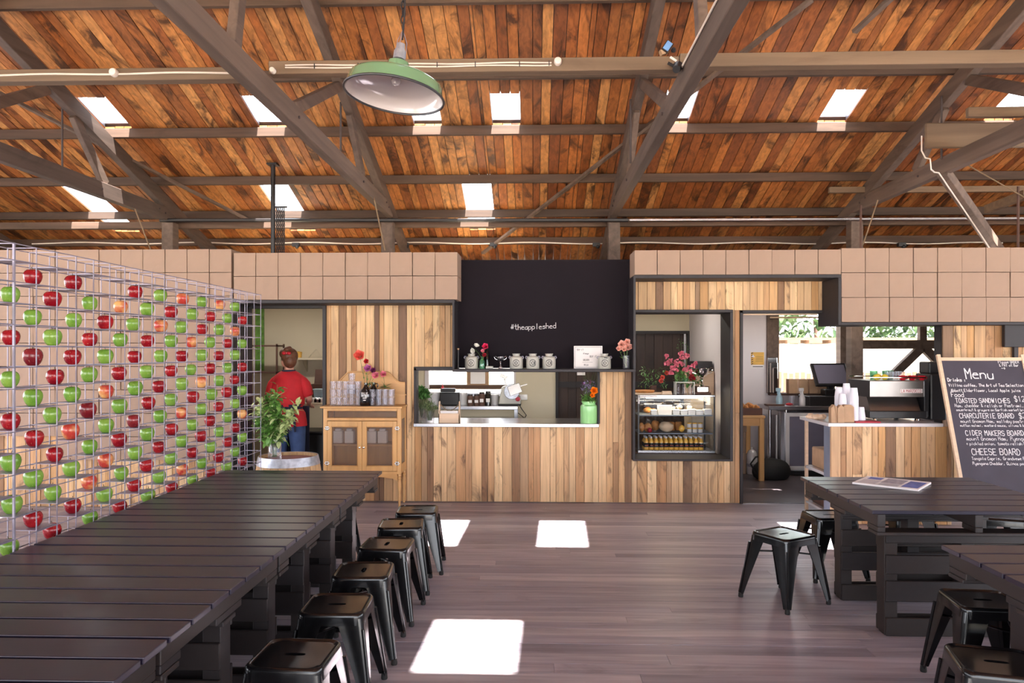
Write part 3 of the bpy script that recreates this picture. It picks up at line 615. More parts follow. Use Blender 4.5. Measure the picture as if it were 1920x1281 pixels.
for a, b in (((1678, 705), (1733, 652)), ((1738, 652), (1775, 690))):
    p, q = at(a[0], a[1], BK), at(b[0], b[1], BK); m.beam((p.x, .08, p.z), (q.x, .08, q.z), .08, .11)
m.build('window_frame', 'beam', t)
m = MB(); m.box(P_(1440), bx1, -.1, .1, bzb - .03, bzb); m.build('window_sill', 'choc', t)
m = MB(); m.box(P_(1463), P_(1576), .105, .11, bzb, bzt); m.box(P_(1601), bx1, .135, .14, bzb, bzt); m.build('window_pane', 'pane', t)
m = MB(); m.box(P_(1440), bx1, -.03, .02, ZZ(597, 1500, BK), ZZ(594, 1500, BK)); m.build('window_trim', 'palepine', t)
# ================================================================== FURNITURE
def table(name, label, cx, yfar, w=1.2, n=7, pitch=.157, group='dark pallet tables'):
    d = n * pitch; t = thing(name, label, 'table', (cx, yfar - d / 2, 0), 0, group); h = w / 2; g = d / 2
    m = MB()
    for i in range(n): m.box(-h, h, -g + i * pitch + .008, -g + (i + 1) * pitch - .008, .728, .75, R.random())
    m.build('table_top', 'table', t, bevel=.003, seg=2)
    m = MB()
    for x in (-h + .055, 0, h - .055):
        m.box(x - .022, x + .022, -g + .012, g - .012, .655, .7275, R.random())
        for a, b in ((-g + .012, -g + .15), (-.12, .12), (g - .15, g - .012)): m.box(x - .021, x + .021, a, b, .625, .655, R.random())
    m.build('rail', 'tablev', t, bevel=.003)
    m = MB()
    for a in (-g + .012, -.07, g - .132): m.box(-h + .03, h - .03, a, a + .12, .605, .6245, R.random())
    m.build('lower_deck', 'tablev', t, bevel=.003)
    for y in (g - .42, -g + .12):
        m = MB(); a, b = -h + .12, h - .12
        for x in (a, -.04, b - .08):
            m.prism([(y + .001, .604), (y + .10, .604), (y + .10, .03), (y + .07, .0), (y + .001, .0)], x, x + .075, R.random(), 'yz')
        for z0, z1 in ((.0, .105), (.2, .32), (.36, .47), (.54, .60)): m.box(a + .003, b - .003, y - .018, y, z0 + .001, z1, R.random())
        for z0, z1 in ((.0, .09), (.25, .34), (.5, .59)): m.box(a + .003, b - .003, y + .101, y + .118, z0 + .002, z1, R.random())
        m.build('leg', 'tablev', t, bevel=.003)
    return t
TW = 1.195; TCX = -1.745
for i in range(4):
    table('pallet_table', 'dark slatted pallet table beside the apple rack, %s' % ['furthest, nearest the barrel', 'second from the barrel', 'third from the barrel', 'fourth from the barrel, cut by the frame'][i], TCX, 5.625 - i * 1.104, TW, group='long row of pallet tables by the rack')
table('pallet_table', 'dark slatted pallet table with the folded newspaper on it', 2.52, 5.45, 1.20, 7, .166, 'pallet tables near the menu board')
table('pallet_table', 'dark pallet table at the corner with two stools pulled beside it', 2.505, 3.55, 1.21, 7, .157, 'pallet tables near the menu board')
# newspaper
t = thing('newspaper', 'folded newspaper lying on the slatted table', 'newspaper', (2.42, 5.06, .7505), -.12)
m = MB(); q = [floorpt(*p, .75) for p in ((1598, 908), (1627, 896), (1746, 908), (1722, 922))]
qq = [(v.x - 2.42, v.y - 5.06) for v in q]; rot = Matrix.Rotation(.12, 2); qq = [tuple(rot @ Vector(v)) for v in qq]
for k in range(4): m.prism(qq, .001 + k * .003, .0035 + k * .003, .5, 'xy')
m.build('pages', 'paper', t)
def onp(u, v, z): a = Vector(qq[0]).lerp(Vector(qq[3]), u); b = Vector(qq[1]).lerp(Vector(qq[2]), u); c = a.lerp(b, v); return (c.x, c.y, z)
m = MB()
def pq(m, u0, u1, v0, v1, z): m.add([onp(u0, v0, z), onp(u1, v0, z), onp(u1, v1, z), onp(u0, v1, z)], [(0, 1, 2, 3)])
pq(m, .08, .3, .62, .9, .0132); pq(m, .72, .97, .1, .85, .0132); m.build('blue_print', 'navyink', t)
m = MB(); pq(m, .36, .68, .35, .9, .0132)
for k in range(9): pq(m, .06, .33, .08 + k * .055, .1 + k * .055, .0132); pq(m, .38, .68, .05 + k * .03, .063 + k * .03, .0132)
m.build('grey_print', 'greyink', t)
# ------------------------------------------------------------------ stools
def rrect(s, r, z, n=5):
    out = []
    for cx, cy, a0 in ((s - r, s - r, 0), (-s + r, s - r, 90), (-s + r, -s + r, 180), (s - r, -s + r, 270)):
        out += [(cx + r * math.cos(math.radians(a0 + 90 * k / n)), cy + r * math.sin(math.radians(a0 + 90 * k / n)), z) for k in range(n + 1)]
    return out
def loops(m, ls, tone=.5):
    n = len(ls[0]); vs = [p for l in ls for p in l]
    m.add(vs, [(i * n + k, i * n + (k + 1) % n, (i + 1) * n + (k + 1) % n, (i + 1) * n + k) for i in range(len(ls) - 1) for k in range(n)], tone)
def make_stool():
    t = thing('metal_stool', 'x', 'stool', (0, 0, 0))
    m = MB(); S = .152
    hole = []
    n = 24
    ls = [rrect(S + .004, .045, .395), rrect(S + .002, .045, .43), rrect(S, .045, .444), rrect(S - .006, .042, .450), rrect(S - .013, .038, .449), rrect(S - .018, .036, .444), rrect(S - .03, .03, .4435)]
    N = len(ls[0])
    for sc, z in ((.5, .4435), (.0, 0)):
        if sc: ls.append([(p[0] * .6, p[1] * .5, z) for p in rrect(S - .03, .03, z)])
    hl = []
    for i in range(N):
        a = 2 * PI * i / N + .62; q = lambda v, e: math.copysign(abs(v) ** e, v); hl.append((.044 * q(math.cos(a), .7), .013 * q(math.sin(a), .6), .4435))
    ls.append([(p[0], p[1], .4435) for p in hl]); ls.append([(p[0], p[1], .425) for p in hl])
    loops(m, ls); o = m.build('seat', 'stool', t, True)
    m = MB()
    for sx in (-1, 1):
        for sy in (-1, 1):
            m = MB(); secs = []
            for k in range(9):
                f = k / 8; z = .425 - f * .40; c = .150 + .052 * f; w = .078 * (1 - f) ** 1.1 + .021; r = .022 - .008 * f; th = .0035
                def L(c, w, r):
                    pts = [(c - w - r, c)]; pts += [(c - r + r * math.sin(a), c - r + r * math.cos(a)) for a in [PI / 2 * q / 5 for q in range(6)]]; pts += [(c, c - w - r)]
                    return pts
                o_ = L(c, w, r); i_ = L(c - th, w, max(r - th, .002)); i_ = [(min(p[0], o_[0][0]) if 0 else p[0], p[1]) for p in i_]
                rib = .004 * math.sin(min(1, f * 1.2) * PI)
                pr = o_ + i_[::-1]; secs.append([(sx * x, sy * y, z) for x, y in pr])
            loops(m, secs); k0 = len(secs[0])
            m.add(secs[-1], [tuple(range(k0))]); m.add(secs[0], [tuple(range(k0))])
            for f in (.32, .62, .9):                       # pressed ribs and rivet
                pass
            m.tube([(sx * (.149 + .052 * f), sy * (.149 + .052 * f), .425 - f * .4) for f in (.12, .5, .98)], [.0075, .007, .008], 8)
            leg = m.build('leg', 'stool', t, True)
            m = MB(); m.lathe([(0, 0), (.015, 0), (.017, .006), (.015, .03), (0, .03)], (sx * .194, sy * .194, 0), 10); m.build('foot', 'rubber', leg, True)
    m = MB(); z = .33
    m.tube([(-.148, -.148, z), (0, 0, z + .01), (.148, .148, z)], .006, 6); m.tube([(-.148, .148, z - .013), (0, 0, z - .004), (.148, -.148, z - .013)], .006, 6); m.build('brace', 'stool', t, True)
    return t
st0 = make_stool()
SP = [(-.954, 2.953, -2, 'lowest and closest to the camera in the row by the long table'), (-.941, 3.545, 2, 'second from the camera in the row by the long table'), (-.94, 4.102, 93, 'third from the camera in the row by the long table'),
      (-.923, 4.67, 88, 'fourth from the camera in the row by the long table'), (-.931, 5.222, 95, 'fifth from the camera in the row by the long table'), (-.892, 5.687, 4, 'last of the row by the long table, before the cabinet'),
      (1.659, 5.006, 31, 'standing alone and turned, beside the newspaper table'), (2.186, 5.602, 5, 'tucked behind the corner of the newspaper table'), (2.182, 3.70, -6, 'half under the corner table, the one further back'), (1.80, 2.961, -14, 'cut by the bottom edge, close beside the corner table'),
      (-1.66, 5.96, 40, 'at the far end of the long table, mostly hidden'), (2.80, 5.75, 10, 'beyond the newspaper table under its middle'), (3.42, 5.6, -20, 'beyond the newspaper table near the menu board')]
for i, (x, y, a, l) in enumerate(SP):
    lab = 'black metal stool ' + l
    if i == 0:
        st0.location = (x, y, 0); st0.rotation_euler = (0, 0, math.radians(a)); st0['label'] = lab; st0['group'] = 'black metal stools'
    else: dup(st0, (x, y, 0), math.radians(a), lab, 'black metal stools')
# ------------------------------------------------------------------ apple rack
XF_, XB_ = -2.38, -2.52; Y0 = 3.351; PW = .1546; NC = 20; NN = -4   # near cells down to NN
ZT = 2.15
rows = [EYE + .322 - .0985 * k for k in range(-1, 20)]
t = thing('apple_rack', 'tall grey wire rack holding rows of red and green apples beside the long table', 'display rack', (-2.45, 5, 0))
L_ = lambda x, y, z: (x + 2.45, y - 5, z)
w = .0021
for nm, X_ in (('front_grid', XF_), ('back_grid', XB_)):
    m = MB()
    for k in range(NN, NC + 1):
        y = Y0 + k * PW; ww = w * (2.2 if k == 0 and X_ == XF_ else 1.0)
        m.box(X_ - ww + 2.45, X_ + ww + 2.45, y - ww - 5, y + ww - 5, .0, ZT)
    for z in rows + [ZT - .003]:
        if z < .05: continue
        m.box(X_ + 2.45 - w - .0035 * (1 if X_ == XB_ else -1), X_ + 2.45 + w - .0035 * (1 if X_ == XB_ else -1), Y0 + NN * PW - 5, Y0 + NC * PW - 5, z - w, z + w)
    if X_ == XF_: m.build(nm, 'wire', t)
for k in range(NN, NC + 1):
    y = Y0 + k * PW - 5
    for z in (ZT - .003, rows[0], rows[-2]): m.box(XB_ + 2.45, XF_ + 2.45, y - w, y + w, z - w, z + w)
for z in rows:
    if z > .05: m.box(XB_ + 2.45, XF_ + 2.45, Y0 + NC * PW - 5 - w, Y0 + NC * PW - 5 + w, z - w, z + w)
m.build('back_grid', 'wire', t)
AP = ['GRGRGGG', 'RGdGRGR', 'RGRGRGR', 'RGRGpGR', 'GRGdGpG', '.RGpGpG', 'pGRGRGR', 'RGRGdGR', 'GRGRGRG', 'GpGRGRG', 'RGRGRGR', 'pGRGpGp', 'GpGRGRG', 'GRGpGRG', 'RGRGRGR', 'pGRGRGR', 'GRGRGRG', 'GpGRGRG', 'RGRGpGR', 'GRGRGRG']
# apples: body of revolution with dimples, stalk as a child
def make_apple(mat, name='apple', sq=1.0):
    m = MB(); r = .0415
    prof = [(0, .016), (.006, .009), (.012, .003), (.02, .003), (.029, .011), (.0365, .025), (.0405, .040), (r, .050), (.0395, .062), (.034, .073), (.025, .0805), (.016, .082), (.009, .077), (.003, .068), (0, .066)]
    m.lathe([(a, b * sq) for a, b in prof], (0, 0, -.003), 22)
    for i, v in enumerate(m.v):
        a = math.atan2(v[1], v[0]); q = 1 + .022 * math.cos(5 * a) * (1 if v[2] < .03 else .4); m.v[i] = (v[0] * q, v[1] * q, v[2])
    o = m.build(name, mat, smooth=True); s = MB(); s.tube([(0, 0, .064 * sq), (.002, 0, .078 * sq), (.006, .002, .092 * sq)], [.0013, .0013, .002], 5); s.build('stalk', 'twig', o); return o
AO = {'G': make_apple('appleg'), 'R': make_apple('appler', sq=.95), 'd': make_apple('appled', sq=1.0), 'p': make_apple('applep', sq=.97)}
AN = {'G': 'green', 'R': 'glossy red', 'd': 'dark red', 'p': 'blushed yellow-red'}; used_a = set()
shelf0 = None; n_sh = 0
def shelf(y, z):
    global shelf0
    if shelf0 is None:
        m = MB(); m.box(-.066, .066, -PW / 2 + .004, PW / 2 - .004, -.0012, .0012); m.box(-.066, -.063, -PW / 2 + .004, PW / 2 - .004, -.006, .0); m.box(.063, .066, -PW / 2 + .004, PW / 2 - .004, -.006, .0)
        shelf0 = m.build('shelf', 'wire', t); o = shelf0
    else: o = shelf0.copy(); C.objects.link(o); o.parent = t
    o.location = (0, y - 5, z + w + .001); return o
extra = MB()
def shelf_any(y, z):
    global n_sh
    n_sh += 1
    if n_sh <= 96: shelf(y, z)
    else:
        a = z + w + .001; extra.box(-.066, .066, y - 5 - PW / 2 + .004, y - 5 + PW / 2 - .004, a - .0012, a + .0012)
        for s in (-.066, .063): extra.box(s, s + .003, y - 5 - PW / 2 + .004, y - 5 + PW / 2 - .004, a - .006, a)
pos = []
for c in range(NN + 1, NC - 1):
    odd = c % 2
    y = Y0 + (c + .5) * PW
    for k in range(-1, 14):
        # column c (0 = first past the thick post) carries apples on odd levels when c is even
        if (k % 2) == (1 if c % 2 == 0 else 0):
            pos.append((c, k, y, EYE + .322 - .0985 * k))
pos.sort()
for c, k, y, z in pos:
    shelf_any(y, z)
    if k < 0: continue
    if 0 <= c < len(AP):
        i = k // 2
        ch = AP[c][i] if i < len(AP[c]) else 'G'
    else: ch = 'GR'[(k // 2 + c) % 2]
    if ch == '.' or c < -2: continue
    cd = 'column beyond the thick post' if c >= 0 else 'column before the thick post'
    cc = c if c >= 0 else -1 - c
    lab = '%s apple on the wire rack, %s %s, %s level down' % (AN[ch], ORD[cc], cd, ORD[k])
    loc = (-2.45 + R.uniform(-.006, .006), y + R.uniform(-.008, .008), z + w + .0035); rz = R.uniform(0, 6.28); s = R.uniform(.94, 1.06)
    if ch not in used_a:
        used_a.add(ch); o = AO[ch]; o.location = loc; o.rotation_euler = (0, 0, rz); tag(o, lab, 'apple', 'apples on the wire rack')
    else:
        o = dup(AO[ch], loc, rz, lab, 'apples on the wire rack')
        o['category'] = 'apple'
    o.scale = (s, s, s)
if extra.v: e = extra.build('shelf', 'wire', t); e['kind'] = 'stuff'
# ------------------------------------------------------------------ glass-doored cabinet
Yc = 7.86; cxl, cxr = XX(606, Yc), XX(752, Yc); cw = cxr - cxl; ztop = ZZ(762, 680, Yc); cd_ = W0 - .012 - Yc
t = thing('glass_cabinet', 'honey pine cabinet with glazed doors and a scalloped back rail against the timber wall', 'cabinet', ((cxl + cxr) / 2, Yc, 0))
h = cw / 2; ZC = lambda py: ZZ(py, 680, Yc)
m = MB(); m.box(-h - .03, h + .015, -.025, cd_, ztop - .022, ztop); m.build('top_board', 'pinex', t, bevel=.005, seg=2)
zbot = ZC(884); ps = .042
m = MB()
for s in (-h, h - ps):
    m.box(s, s + ps, 0, ps, zbot - .03, ztop - .022, .5); m.box(s, s + ps, cd_ - ps, cd_, zbot - .03, ztop - .022, .5)
m.box(-h + ps, h - ps, 0, .022, ztop - .05, ztop - .0225); m.box(-h + ps, h - ps, 0, .022, ZC(789), ZC(784)); m.box(-h + ps, h - ps, .002, .02, zbot - .03, zbot)
for s in (-h + .003, h - .021):
    m.box(s, s + .018, ps, cd_ - ps, ztop - .14, ztop - .022); m.box(s, s + .018, ps, cd_ - ps, zbot - .03, zbot + .07)
m.box(-h + ps, h - ps, .025, cd_ - .005, zbot, zbot + .012); m.box(-h + ps, h - ps, .03, cd_ - .005, ZC(837), ZC(834)); m.box(-h + ps, h - ps, cd_ - .012, cd_ - .002, zbot, ztop - .022)
m.build('body', 'pine', t, bevel=.002)
m = MB()
for z, y2 in ((ZC(784), 0),): m.box(-h + ps + .012, h - ps - .012, .008, .012, ZC(783), ztop - .052)
m.build('top_panel', 'fly', t)
for s in (-h + .008, h - .012):
    m = MB(); m.box(s, s + .004, ps, cd_ - ps, zbot + .07, ztop - .14); m.build('side_panel', 'fly', t)
m = MB(); pts = [(-h + ps, zbot - .029)]; n = 24      # shaped apron
zz0 = zbot - .029
pts = [(-h + ps, zz0 + .0), (h - ps, zz0 + .0)] + [(h - ps - (2 * h - 2 * ps) * k / n, zz0 - .075 + .05 * max(0, math.sin(PI * k / n)) ** .4) for k in range(n + 1)]
m.prism(pts, .002, .02, .4); m.build('apron', 'pinex', t)
dw = (2 * h - 2 * ps) / 2; zd0, zd1 = zbot + .004, ZC(790)
for s in (-1, 1):
    d = MB(); xa_, xb_ = (-dw + .002, -.002) if s < 0 else (.002, dw - .002); fr = .042
    for a, b, c_, e in ((xa_, xa_ + fr, zd0, zd1), (xb_ - fr, xb_, zd0, zd1), (xa_ + fr, xb_ - fr, zd0, zd0 + .05), (xa_ + fr, xb_ - fr, zd1 - .055, zd1)): d.box(a, b, -.004, .018, c_, e)
    q = .008
    for a, b, c_, e in ((xa_ + fr, xa_ + fr + q, zd0 + .05, zd1 - .055), (xb_ - fr - q, xb_ - fr, zd0 + .05, zd1 - .055), (xa_ + fr, xb_ - fr, zd0 + .05, zd0 + .05 + q), (xa_ + fr, xb_ - fr, zd1 - .055 - q, zd1 - .055)): d.box(a, b, -.007, .016, c_, e, .9)
    door = d.build('door', 'pine', t, bevel=.002)
    p = MB(); p.box(xa_ + fr + q, xb_ - fr - q, .006, .008, zd0 + .05 + q, zd1 - .055 - q); p.build('pane', 'fly', door)
    k = MB(); k.lathe([(0, .022), (.01, .02), (.012, .014), (.006, .008), (.008, 0)], (s * .022, -.004, (zd0 + zd1) / 2 - .015), 14, Matrix.Rotation(PI / 2, 4, 'X')); k.build('knob', 'chrome', door, True)
    for zq in (zd0 + .08, zd1 - .075):
        k = MB(); xh = s * dw
        for a in range(6): k.ball((xh + .018 * math.cos(a * PI / 3), -.006, zq + .016 * math.sin(a * PI / 3)), (.009, .004, .009), 8)
        k.tube([(xh, -.007, zq - .02), (xh, -.007, zq + .02)], .005); k.build('hinge', 'chrome', door, True)
for x in (-h + ps / 2, h - ps / 2):
    for y in (ps / 2, cd_ - ps / 2):
        m = MB(); zz = zbot - .03
        m.lathe([(.02, zz), (.021, zz - .02), (.013, zz - .03), (.021, zz - .045), (.014, zz - .06), (.019, zz - .09), (.021, zz - .14), (.012, zz - .2), (.017, zz - .23), (.011, .02), (.014, 0), (0, 0)], (x, y, 0), 16); m.build('leg', 'pine', t, True)
m = MB(); ZB = lambda py: ZZ(py, 690, 8.15); n = 60; up = []
for k in range(n + 1):
    f = k / n; x = -h + .01 + (2 * h - .02) * f; g = abs(f - .5) * 2
    z = ZB(716) + (ZB(696) - ZB(716)) * max(0, math.sin(max(0, min(1, (1 - g) / .8)) * PI)) ** 1.1 if g > .2 else 0
    if g <= .34: z = ZB(698)
    sh = .5 * (1 - math.cos(min(1, max(0, (1 - g - .1)) / .42) * PI)); z = ZB(716) + (ZB(696) - ZB(716)) * sh
    if g < .12: z += .085 * math.sqrt(max(0, 1 - (g / .12) ** 2))
    up.append((x, z))
m.prism([(-h + .01, ztop + .001), (h - .01, ztop + .001)] + up[::-1], cd_ - .02, cd_ - .004, .4); m.build('back_rail', 'pinex', t)
m = MB(); m.tube([(x, cd_ - .024, z - .008) for x, z in up], .007, 6); m.box(-h - .005, h + .005, cd_ - .06, cd_ - .021, ZC(744), ZC(742)); m.build('moulding', 'pinex', t, True)
m = MB()
for k in range(7):
    a = PI * (k + .5) / 7; m.beam((0, cd_ - .028, up[30][1] - .12), (.075 * math.cos(a), cd_ - .028, up[30][1] - .12 + .1 * math.sin(a)), .016, .012)
m.build('shell_carving', 'pinex', t, bevel=.004)
cab_c, cab_top, cab_y = (cxl + cxr) / 2, ztop, Yc
# things inside the cabinet
def blob(name, m, mat, label, cat, group=None, smooth=True, loc=None, bevel=0): return tag(m.build(name, mat, smooth=smooth, loc=loc, bevel=bevel), label, cat, group)
zs_ = ZC(834) + .001
for i, (px, l) in enumerate(((634, 'first of four seen through the glass'), (655, 'beside the first door stile'), (697, 'behind the second door near its knob'), (717, 'behind the second door near the hinge'))):
    m = MB(); m.box(-.048, .048, -.04, .04, 0, .13); m.box(-.03, .03, -.036, .036, .13, .155, .5); blob('paper_bag', m, 'paper', 'white paper packet on the cabinet shelf, ' + l, 'bag', 'paper packets in the cabinet', False, (XX(px, 8.0), 8.02, zs_), .004)
for px, l in ((652, 'behind the first door'), (715, 'behind the second door')):
    m = MB(); m.lathe([(0, 0), (.06, 0), (.105, .014), (.108, .018), (.06, .006), (0, .005)], (0, 0, 0), 28); blob('plate', m, 'ceramic', 'white plate on the cabinet floor ' + l, 'plate', 'plates in the cabinet', True, (XX(px, 8.0), 8.0, zbot + .0135))
# tumblers on top: stacks
def make_tumbler():
    m = MB(); m.lathe([(0, .004), (.024, .0), (.026, .002), (.032, .085), (.0305, .085), (.025, .01), (0, .01)], (0, 0, 0), 16); o = m.build('tumbler', 'tumbler', smooth=True); return o
tum = None
for side, x0_, nx, tops in (('first door', -.335, 5, (3, 3, 3, 4, 3)), ('second door', .095, 4, (2, 2, 2, 2))):
    for ix in range(nx):
        for iy in range(2):
            for iz in range(tops[ix]):
                if side == 'second door' and iz >= 2: continue
                o = make_tumbler() if tum is None else tum.copy()
                if tum is None: tum = o
                else: C.objects.link(o)
                o.location = (cab_c + x0_ + ix * .067, cab_y + .07 + iy * .069, cab_top + .0015 + iz * .0865)
                tag(o, 'clear tumbler above the %s, %s along, %s pile, %s up from the cabinet top' % (side, ORD[ix], ['front', 'rear'][iy], ORD[iz]), 'glass', 'stacked tumblers on the cabinet')
# growlers
def growler(px, dy, l, gname='black growlers on the cabinet'):
    t = thing('growler_bottle', l, 'bottle', (XX(px, cab_y + .1), cab_y + dy, cab_top + .001), 0, gname)
    m = MB(); m.lathe([(0, 0), (.06, 0), (.064, .006), (.064, .12), (.058, .15), (.03, .19), (.018, .21), (.017, .232), (.02, .234), (.02, .245), (.0, .245)], (0, 0, 0), 24); m.build('body', 'bottle', t, True)
    m = MB(); m.tube([(.016, 0, .225), (.04, 0, .235), (.05, 0, .215), (.038, 0, .19)], .006, 8); m.build('handle', 'bottle', t, True)
    m = MB()
    for k, (tx, hh_) in enumerate((('WILLIE', .02), ("SMITH'S", .017), ('ORGANIC', .008), ('CIDER', .008))):
        q = MB(); wd = write(q, tx, (0, 0, 0), (1, 0, 0), (0, 0, 1), hh_, .003); s = min(1, .075 / wd)
        q = MB(); write(q, tx, (-wd * s / 2, 0, .125 - k * .023), (1, 0, 0), (0, 0, 1), hh_ * s, .0032)
        for v in q.v: a = v[0] / .0655; m.v.append((.0655 * math.sin(a), -.0655 * math.cos(a), v[2]))
        b = len(m.v) - len(q.v); m.f += [tuple(i + b for i in f) for f in q.f]; m.t += q.t
    m.build('printed_label', 'paper', t); return t
growler(686, .10, 'black glass growler with white lettering holding roses on the cabinet'); growler(697, .19, 'black glass growler with white lettering standing behind the other')
# ------------------------------------------------------------------ flowers and leaves
def rose(m, c, r, d=(0, -1, .3), rnd=R):
    c = Vector(c); d = Vector(d).normalized(); q = d.to_track_quat('Z', 'Y').to_matrix(); n = 0
    for ring, (cnt, rad, tilt, sz) in enumerate(((5, .9, .75, .72), (5, .72, 1.05, .66), (5, .5, 1.3, .52), (4, .26, 1.45, .36))):
        for k in range(cnt):
            a = 2 * PI * (k + ring * .37) / cnt + rnd.uniform(-.15, .15); vs = []
            for i in range(4):
                for j in range(4):
                    u = (j / 3 - .5) * 2; v = i / 3; wdt = sz * (.55 + .6 * math.sin(v * PI * .7)); x = u * wdt * .75
                    rr = rad * .25 + v * rad * .75 * math.cos(tilt * .6); z = -.25 + v * (.35 + .55 * math.sin(tilt)) + .12 * u * u - .12 * v * v * (1 if ring == 0 else 0)
                    p = Vector((rr * math.cos(a) - x * math.sin(a), rr * math.sin(a) + x * math.cos(a), z)) * r; vs.append(c + q @ p)
            m.add(vs, [(i * 4 + j, i * 4 + j + 1, i * 4 + j + 5, i * 4 + j + 4) for i in range(3) for j in range(3)], rnd.random())
    return m
def leaf(m, p, d, l, w, up=(0, 0, 1), droop=.3, tone=.5):
    p, d = Vector(p), Vector(d).normalized(); s = d.cross(Vector(up))
    if s.length < 1e-3: s = Vector((1, 0, 0))
    s.normalize(); u = s.cross(d); vs = []
    for f, ww in ((0, .05), (.3, .8), (.6, .9), (.85, .45), (1, .02)):
        c = p + d * l * f - u * (droop * l * f * f); vs += [c - s * w * ww / 2 + u * w * .12 * ww, c, c + s * w * ww / 2 + u * w * .12 * ww]
    m.add(vs, [(i * 3 + j, i * 3 + j + 1, i * 3 + j + 4, i * 3 + j + 3) for i in range(4) for j in range(2)], tone)
def rv(s=1): return Vector((R.uniform(-s, s), R.uniform(-s, s), R.uniform(-s, s)))
def bunch(t, base, heads, stem='stem', sm='stem', r=.002, leaves=0, lm='leaf', ll=.035):
    """heads: (pos, radius, material) relative to thing t"""
    m = MB(); lf = MB()
    for p, rr, mt, nm in heads:
        b = Vector(base) + Vector((R.uniform(-.008, .008), R.uniform(-.008, .008), 0)); p = Vector(p); mid = b.lerp(p, .5) + Vector((0, 0, .01)); m.tube([b, mid, p], r, 5)
        for k in range(leaves): q = b.lerp(p, R.uniform(.35, .9)); leaf(lf, q, rv() + Vector((0, -.3, .3)), ll * R.uniform(.7, 1.3), ll * .5)
    m.build('stem', sm, t)
    if lf.v: lf.build('leaves', lm, t)
    for p, rr, mt, nm in heads:
        h = MB(); rose(h, p, rr); h.build(nm, mt, t, True)
def rel(px, py, Y, o): v = at(px, py, Y); return (v.x - o.x, v.y - o.y, v.z - o.z)
t = thing('flower_bouquet', 'coral, red and mauve roses standing in the black growlers', 'flowers', (XX(688, cab_y + .12), cab_y + .11, cab_top + .24)); o = t.location
H = [((674, 667), .062, 'coral'), ((687, 678), .03, 'red'), ((690, 691), .044, 'mauve'), ((700, 695), .032, 'purple'), ((704, 704), .042, 'pink')]
bunch(t, (0, 0, -.1), [(rel(a[0], a[1], cab_y + .09, o), r, mt, 'rose_head') for a, r, mt in H], leaves=4)
t = thing('flower_vase', 'small glass bottle with one pink rose and dark leaves on the cabinet', 'vase', (XX(722, cab_y + .2), cab_y + .2, cab_top + .001)); o = t.location
m = MB(); m.lathe([(0, 0), (.022, 0), (.024, .005), (.024, .09), (.012, .12), (.011, .17), (.013, .172), (.011, .172)], (0, 0, 0), 16); m.build('bottle', 'tumbler', t, True)
bunch(t, (0, 0, .05), [(rel(719, 702, cab_y + .2, o), .038, 'pink', 'rose_head')], leaves=0)
m = MB()
for k in range(16): leaf(m, Vector((0, 0, .19)) + rv(.012), Vector((R.uniform(-1, 1), R.uniform(-.6, .3), R.uniform(-.1, .6))), R.uniform(.05, .09), .03, droop=.3)
m.build('leaves', 'leafd', t, True)
m = MB(); m.cbox((0, 0, .05), (.09, .002, .1), .1, rx=-.15); tag(m.build('card', 'paper', loc=(XX(658, cab_y + .25), cab_y + .26, cab_top + .12)), 'small white card propped above the piled tumblers', 'card')
# ------------------------------------------------------------------ barrel with jar of foliage
bx, by, bz = XX(541, 6.78), 6.78, .70
t = thing('wine_barrel', 'oak wine barrel with a galvanised top hoop and wine-stained head', 'barrel', (bx, by, 0))
m = MB(); n = 24; k_ = lambda z: .262 + .045 * (1 - ((z - bz / 2) / (bz / 2)) ** 2)
for i in range(n):
    a0, a1 = 2 * PI * i / n + .006, 2 * PI * (i + 1) / n - .006; tn = R.random(); zs2 = [bz * q / 8 for q in range(9)]
    vs = []
    for z in zs2: r = k_(z); vs += [(r * math.cos(a0), r * math.sin(a0), z), (r * math.cos(a1), r * math.sin(a1), z), ((r - .02) * math.cos(a1), (r - .02) * math.sin(a1), z), ((r - .02) * math.cos(a0), (r - .02) * math.sin(a0), z)]
    fs = [(q * 4 + a, q * 4 + (a + 1) % 4, q * 4 + 4 + (a + 1) % 4, q * 4 + 4 + a) for q in range(8) for a in range(4)] + [(0, 1, 2, 3), (35, 34, 33, 32)]
    m.add(vs, fs, tn)
m.build('staves', 'oak', t)
m = MB(); m.lathe([(0, bz - .03), (k_(bz) - .018, bz - .03), (k_(bz) - .018, bz - .045), (0, bz - .045)], (0, 0, 0), 32); m.build('head', 'winered', t)
for za_, zb_ in ((bz - .075, bz + .003), (bz - .2, bz - .16), (.16, .2), (0.002, .07)):
    m = MB(); m.lathe([(k_(za_) + .0005, za_), (k_(za_) + .004, za_), (k_(zb_) + .004, zb_), (k_(zb_) - .002, zb_)], (0, 0, 0), 40); m.build('hoop', 'galv', t, True)
jx, jy = XX(515, 6.68), 6.68
t = thing('plant_jar', 'glass jar of leafy variegated cuttings standing on the wine barrel', 'plant', (jx, jy, bz - .029)); o = t.location
m = MB(); m.lathe([(0, .004), (.055, 0), (.06, .008), (.06, .15), (.048, .172), (.047, .19), (.05, .192), (.046, .192), (.043, .172), (.055, .15), (.055, .012), (0, .01)], (0, 0, 0), 24); m.build('jar', 'tumbler', t, True)
sm = MB(); lf = MB(); lv = MB()
HB = [(520, 722, .0), (500, 735, .1), (485, 752, .0), (478, 785, -.05), (500, 770, -.08), (530, 765, -.1), (545, 775, -.05), (556, 760, 0), (510, 790, -.1), (490, 805, -.1), (538, 792, -.1), (522, 748, .05), (508, 730, .1), (550, 770, 0), (494, 820, 0), (530, 812, 0), (515, 745, -.1), (480, 768, .1)]
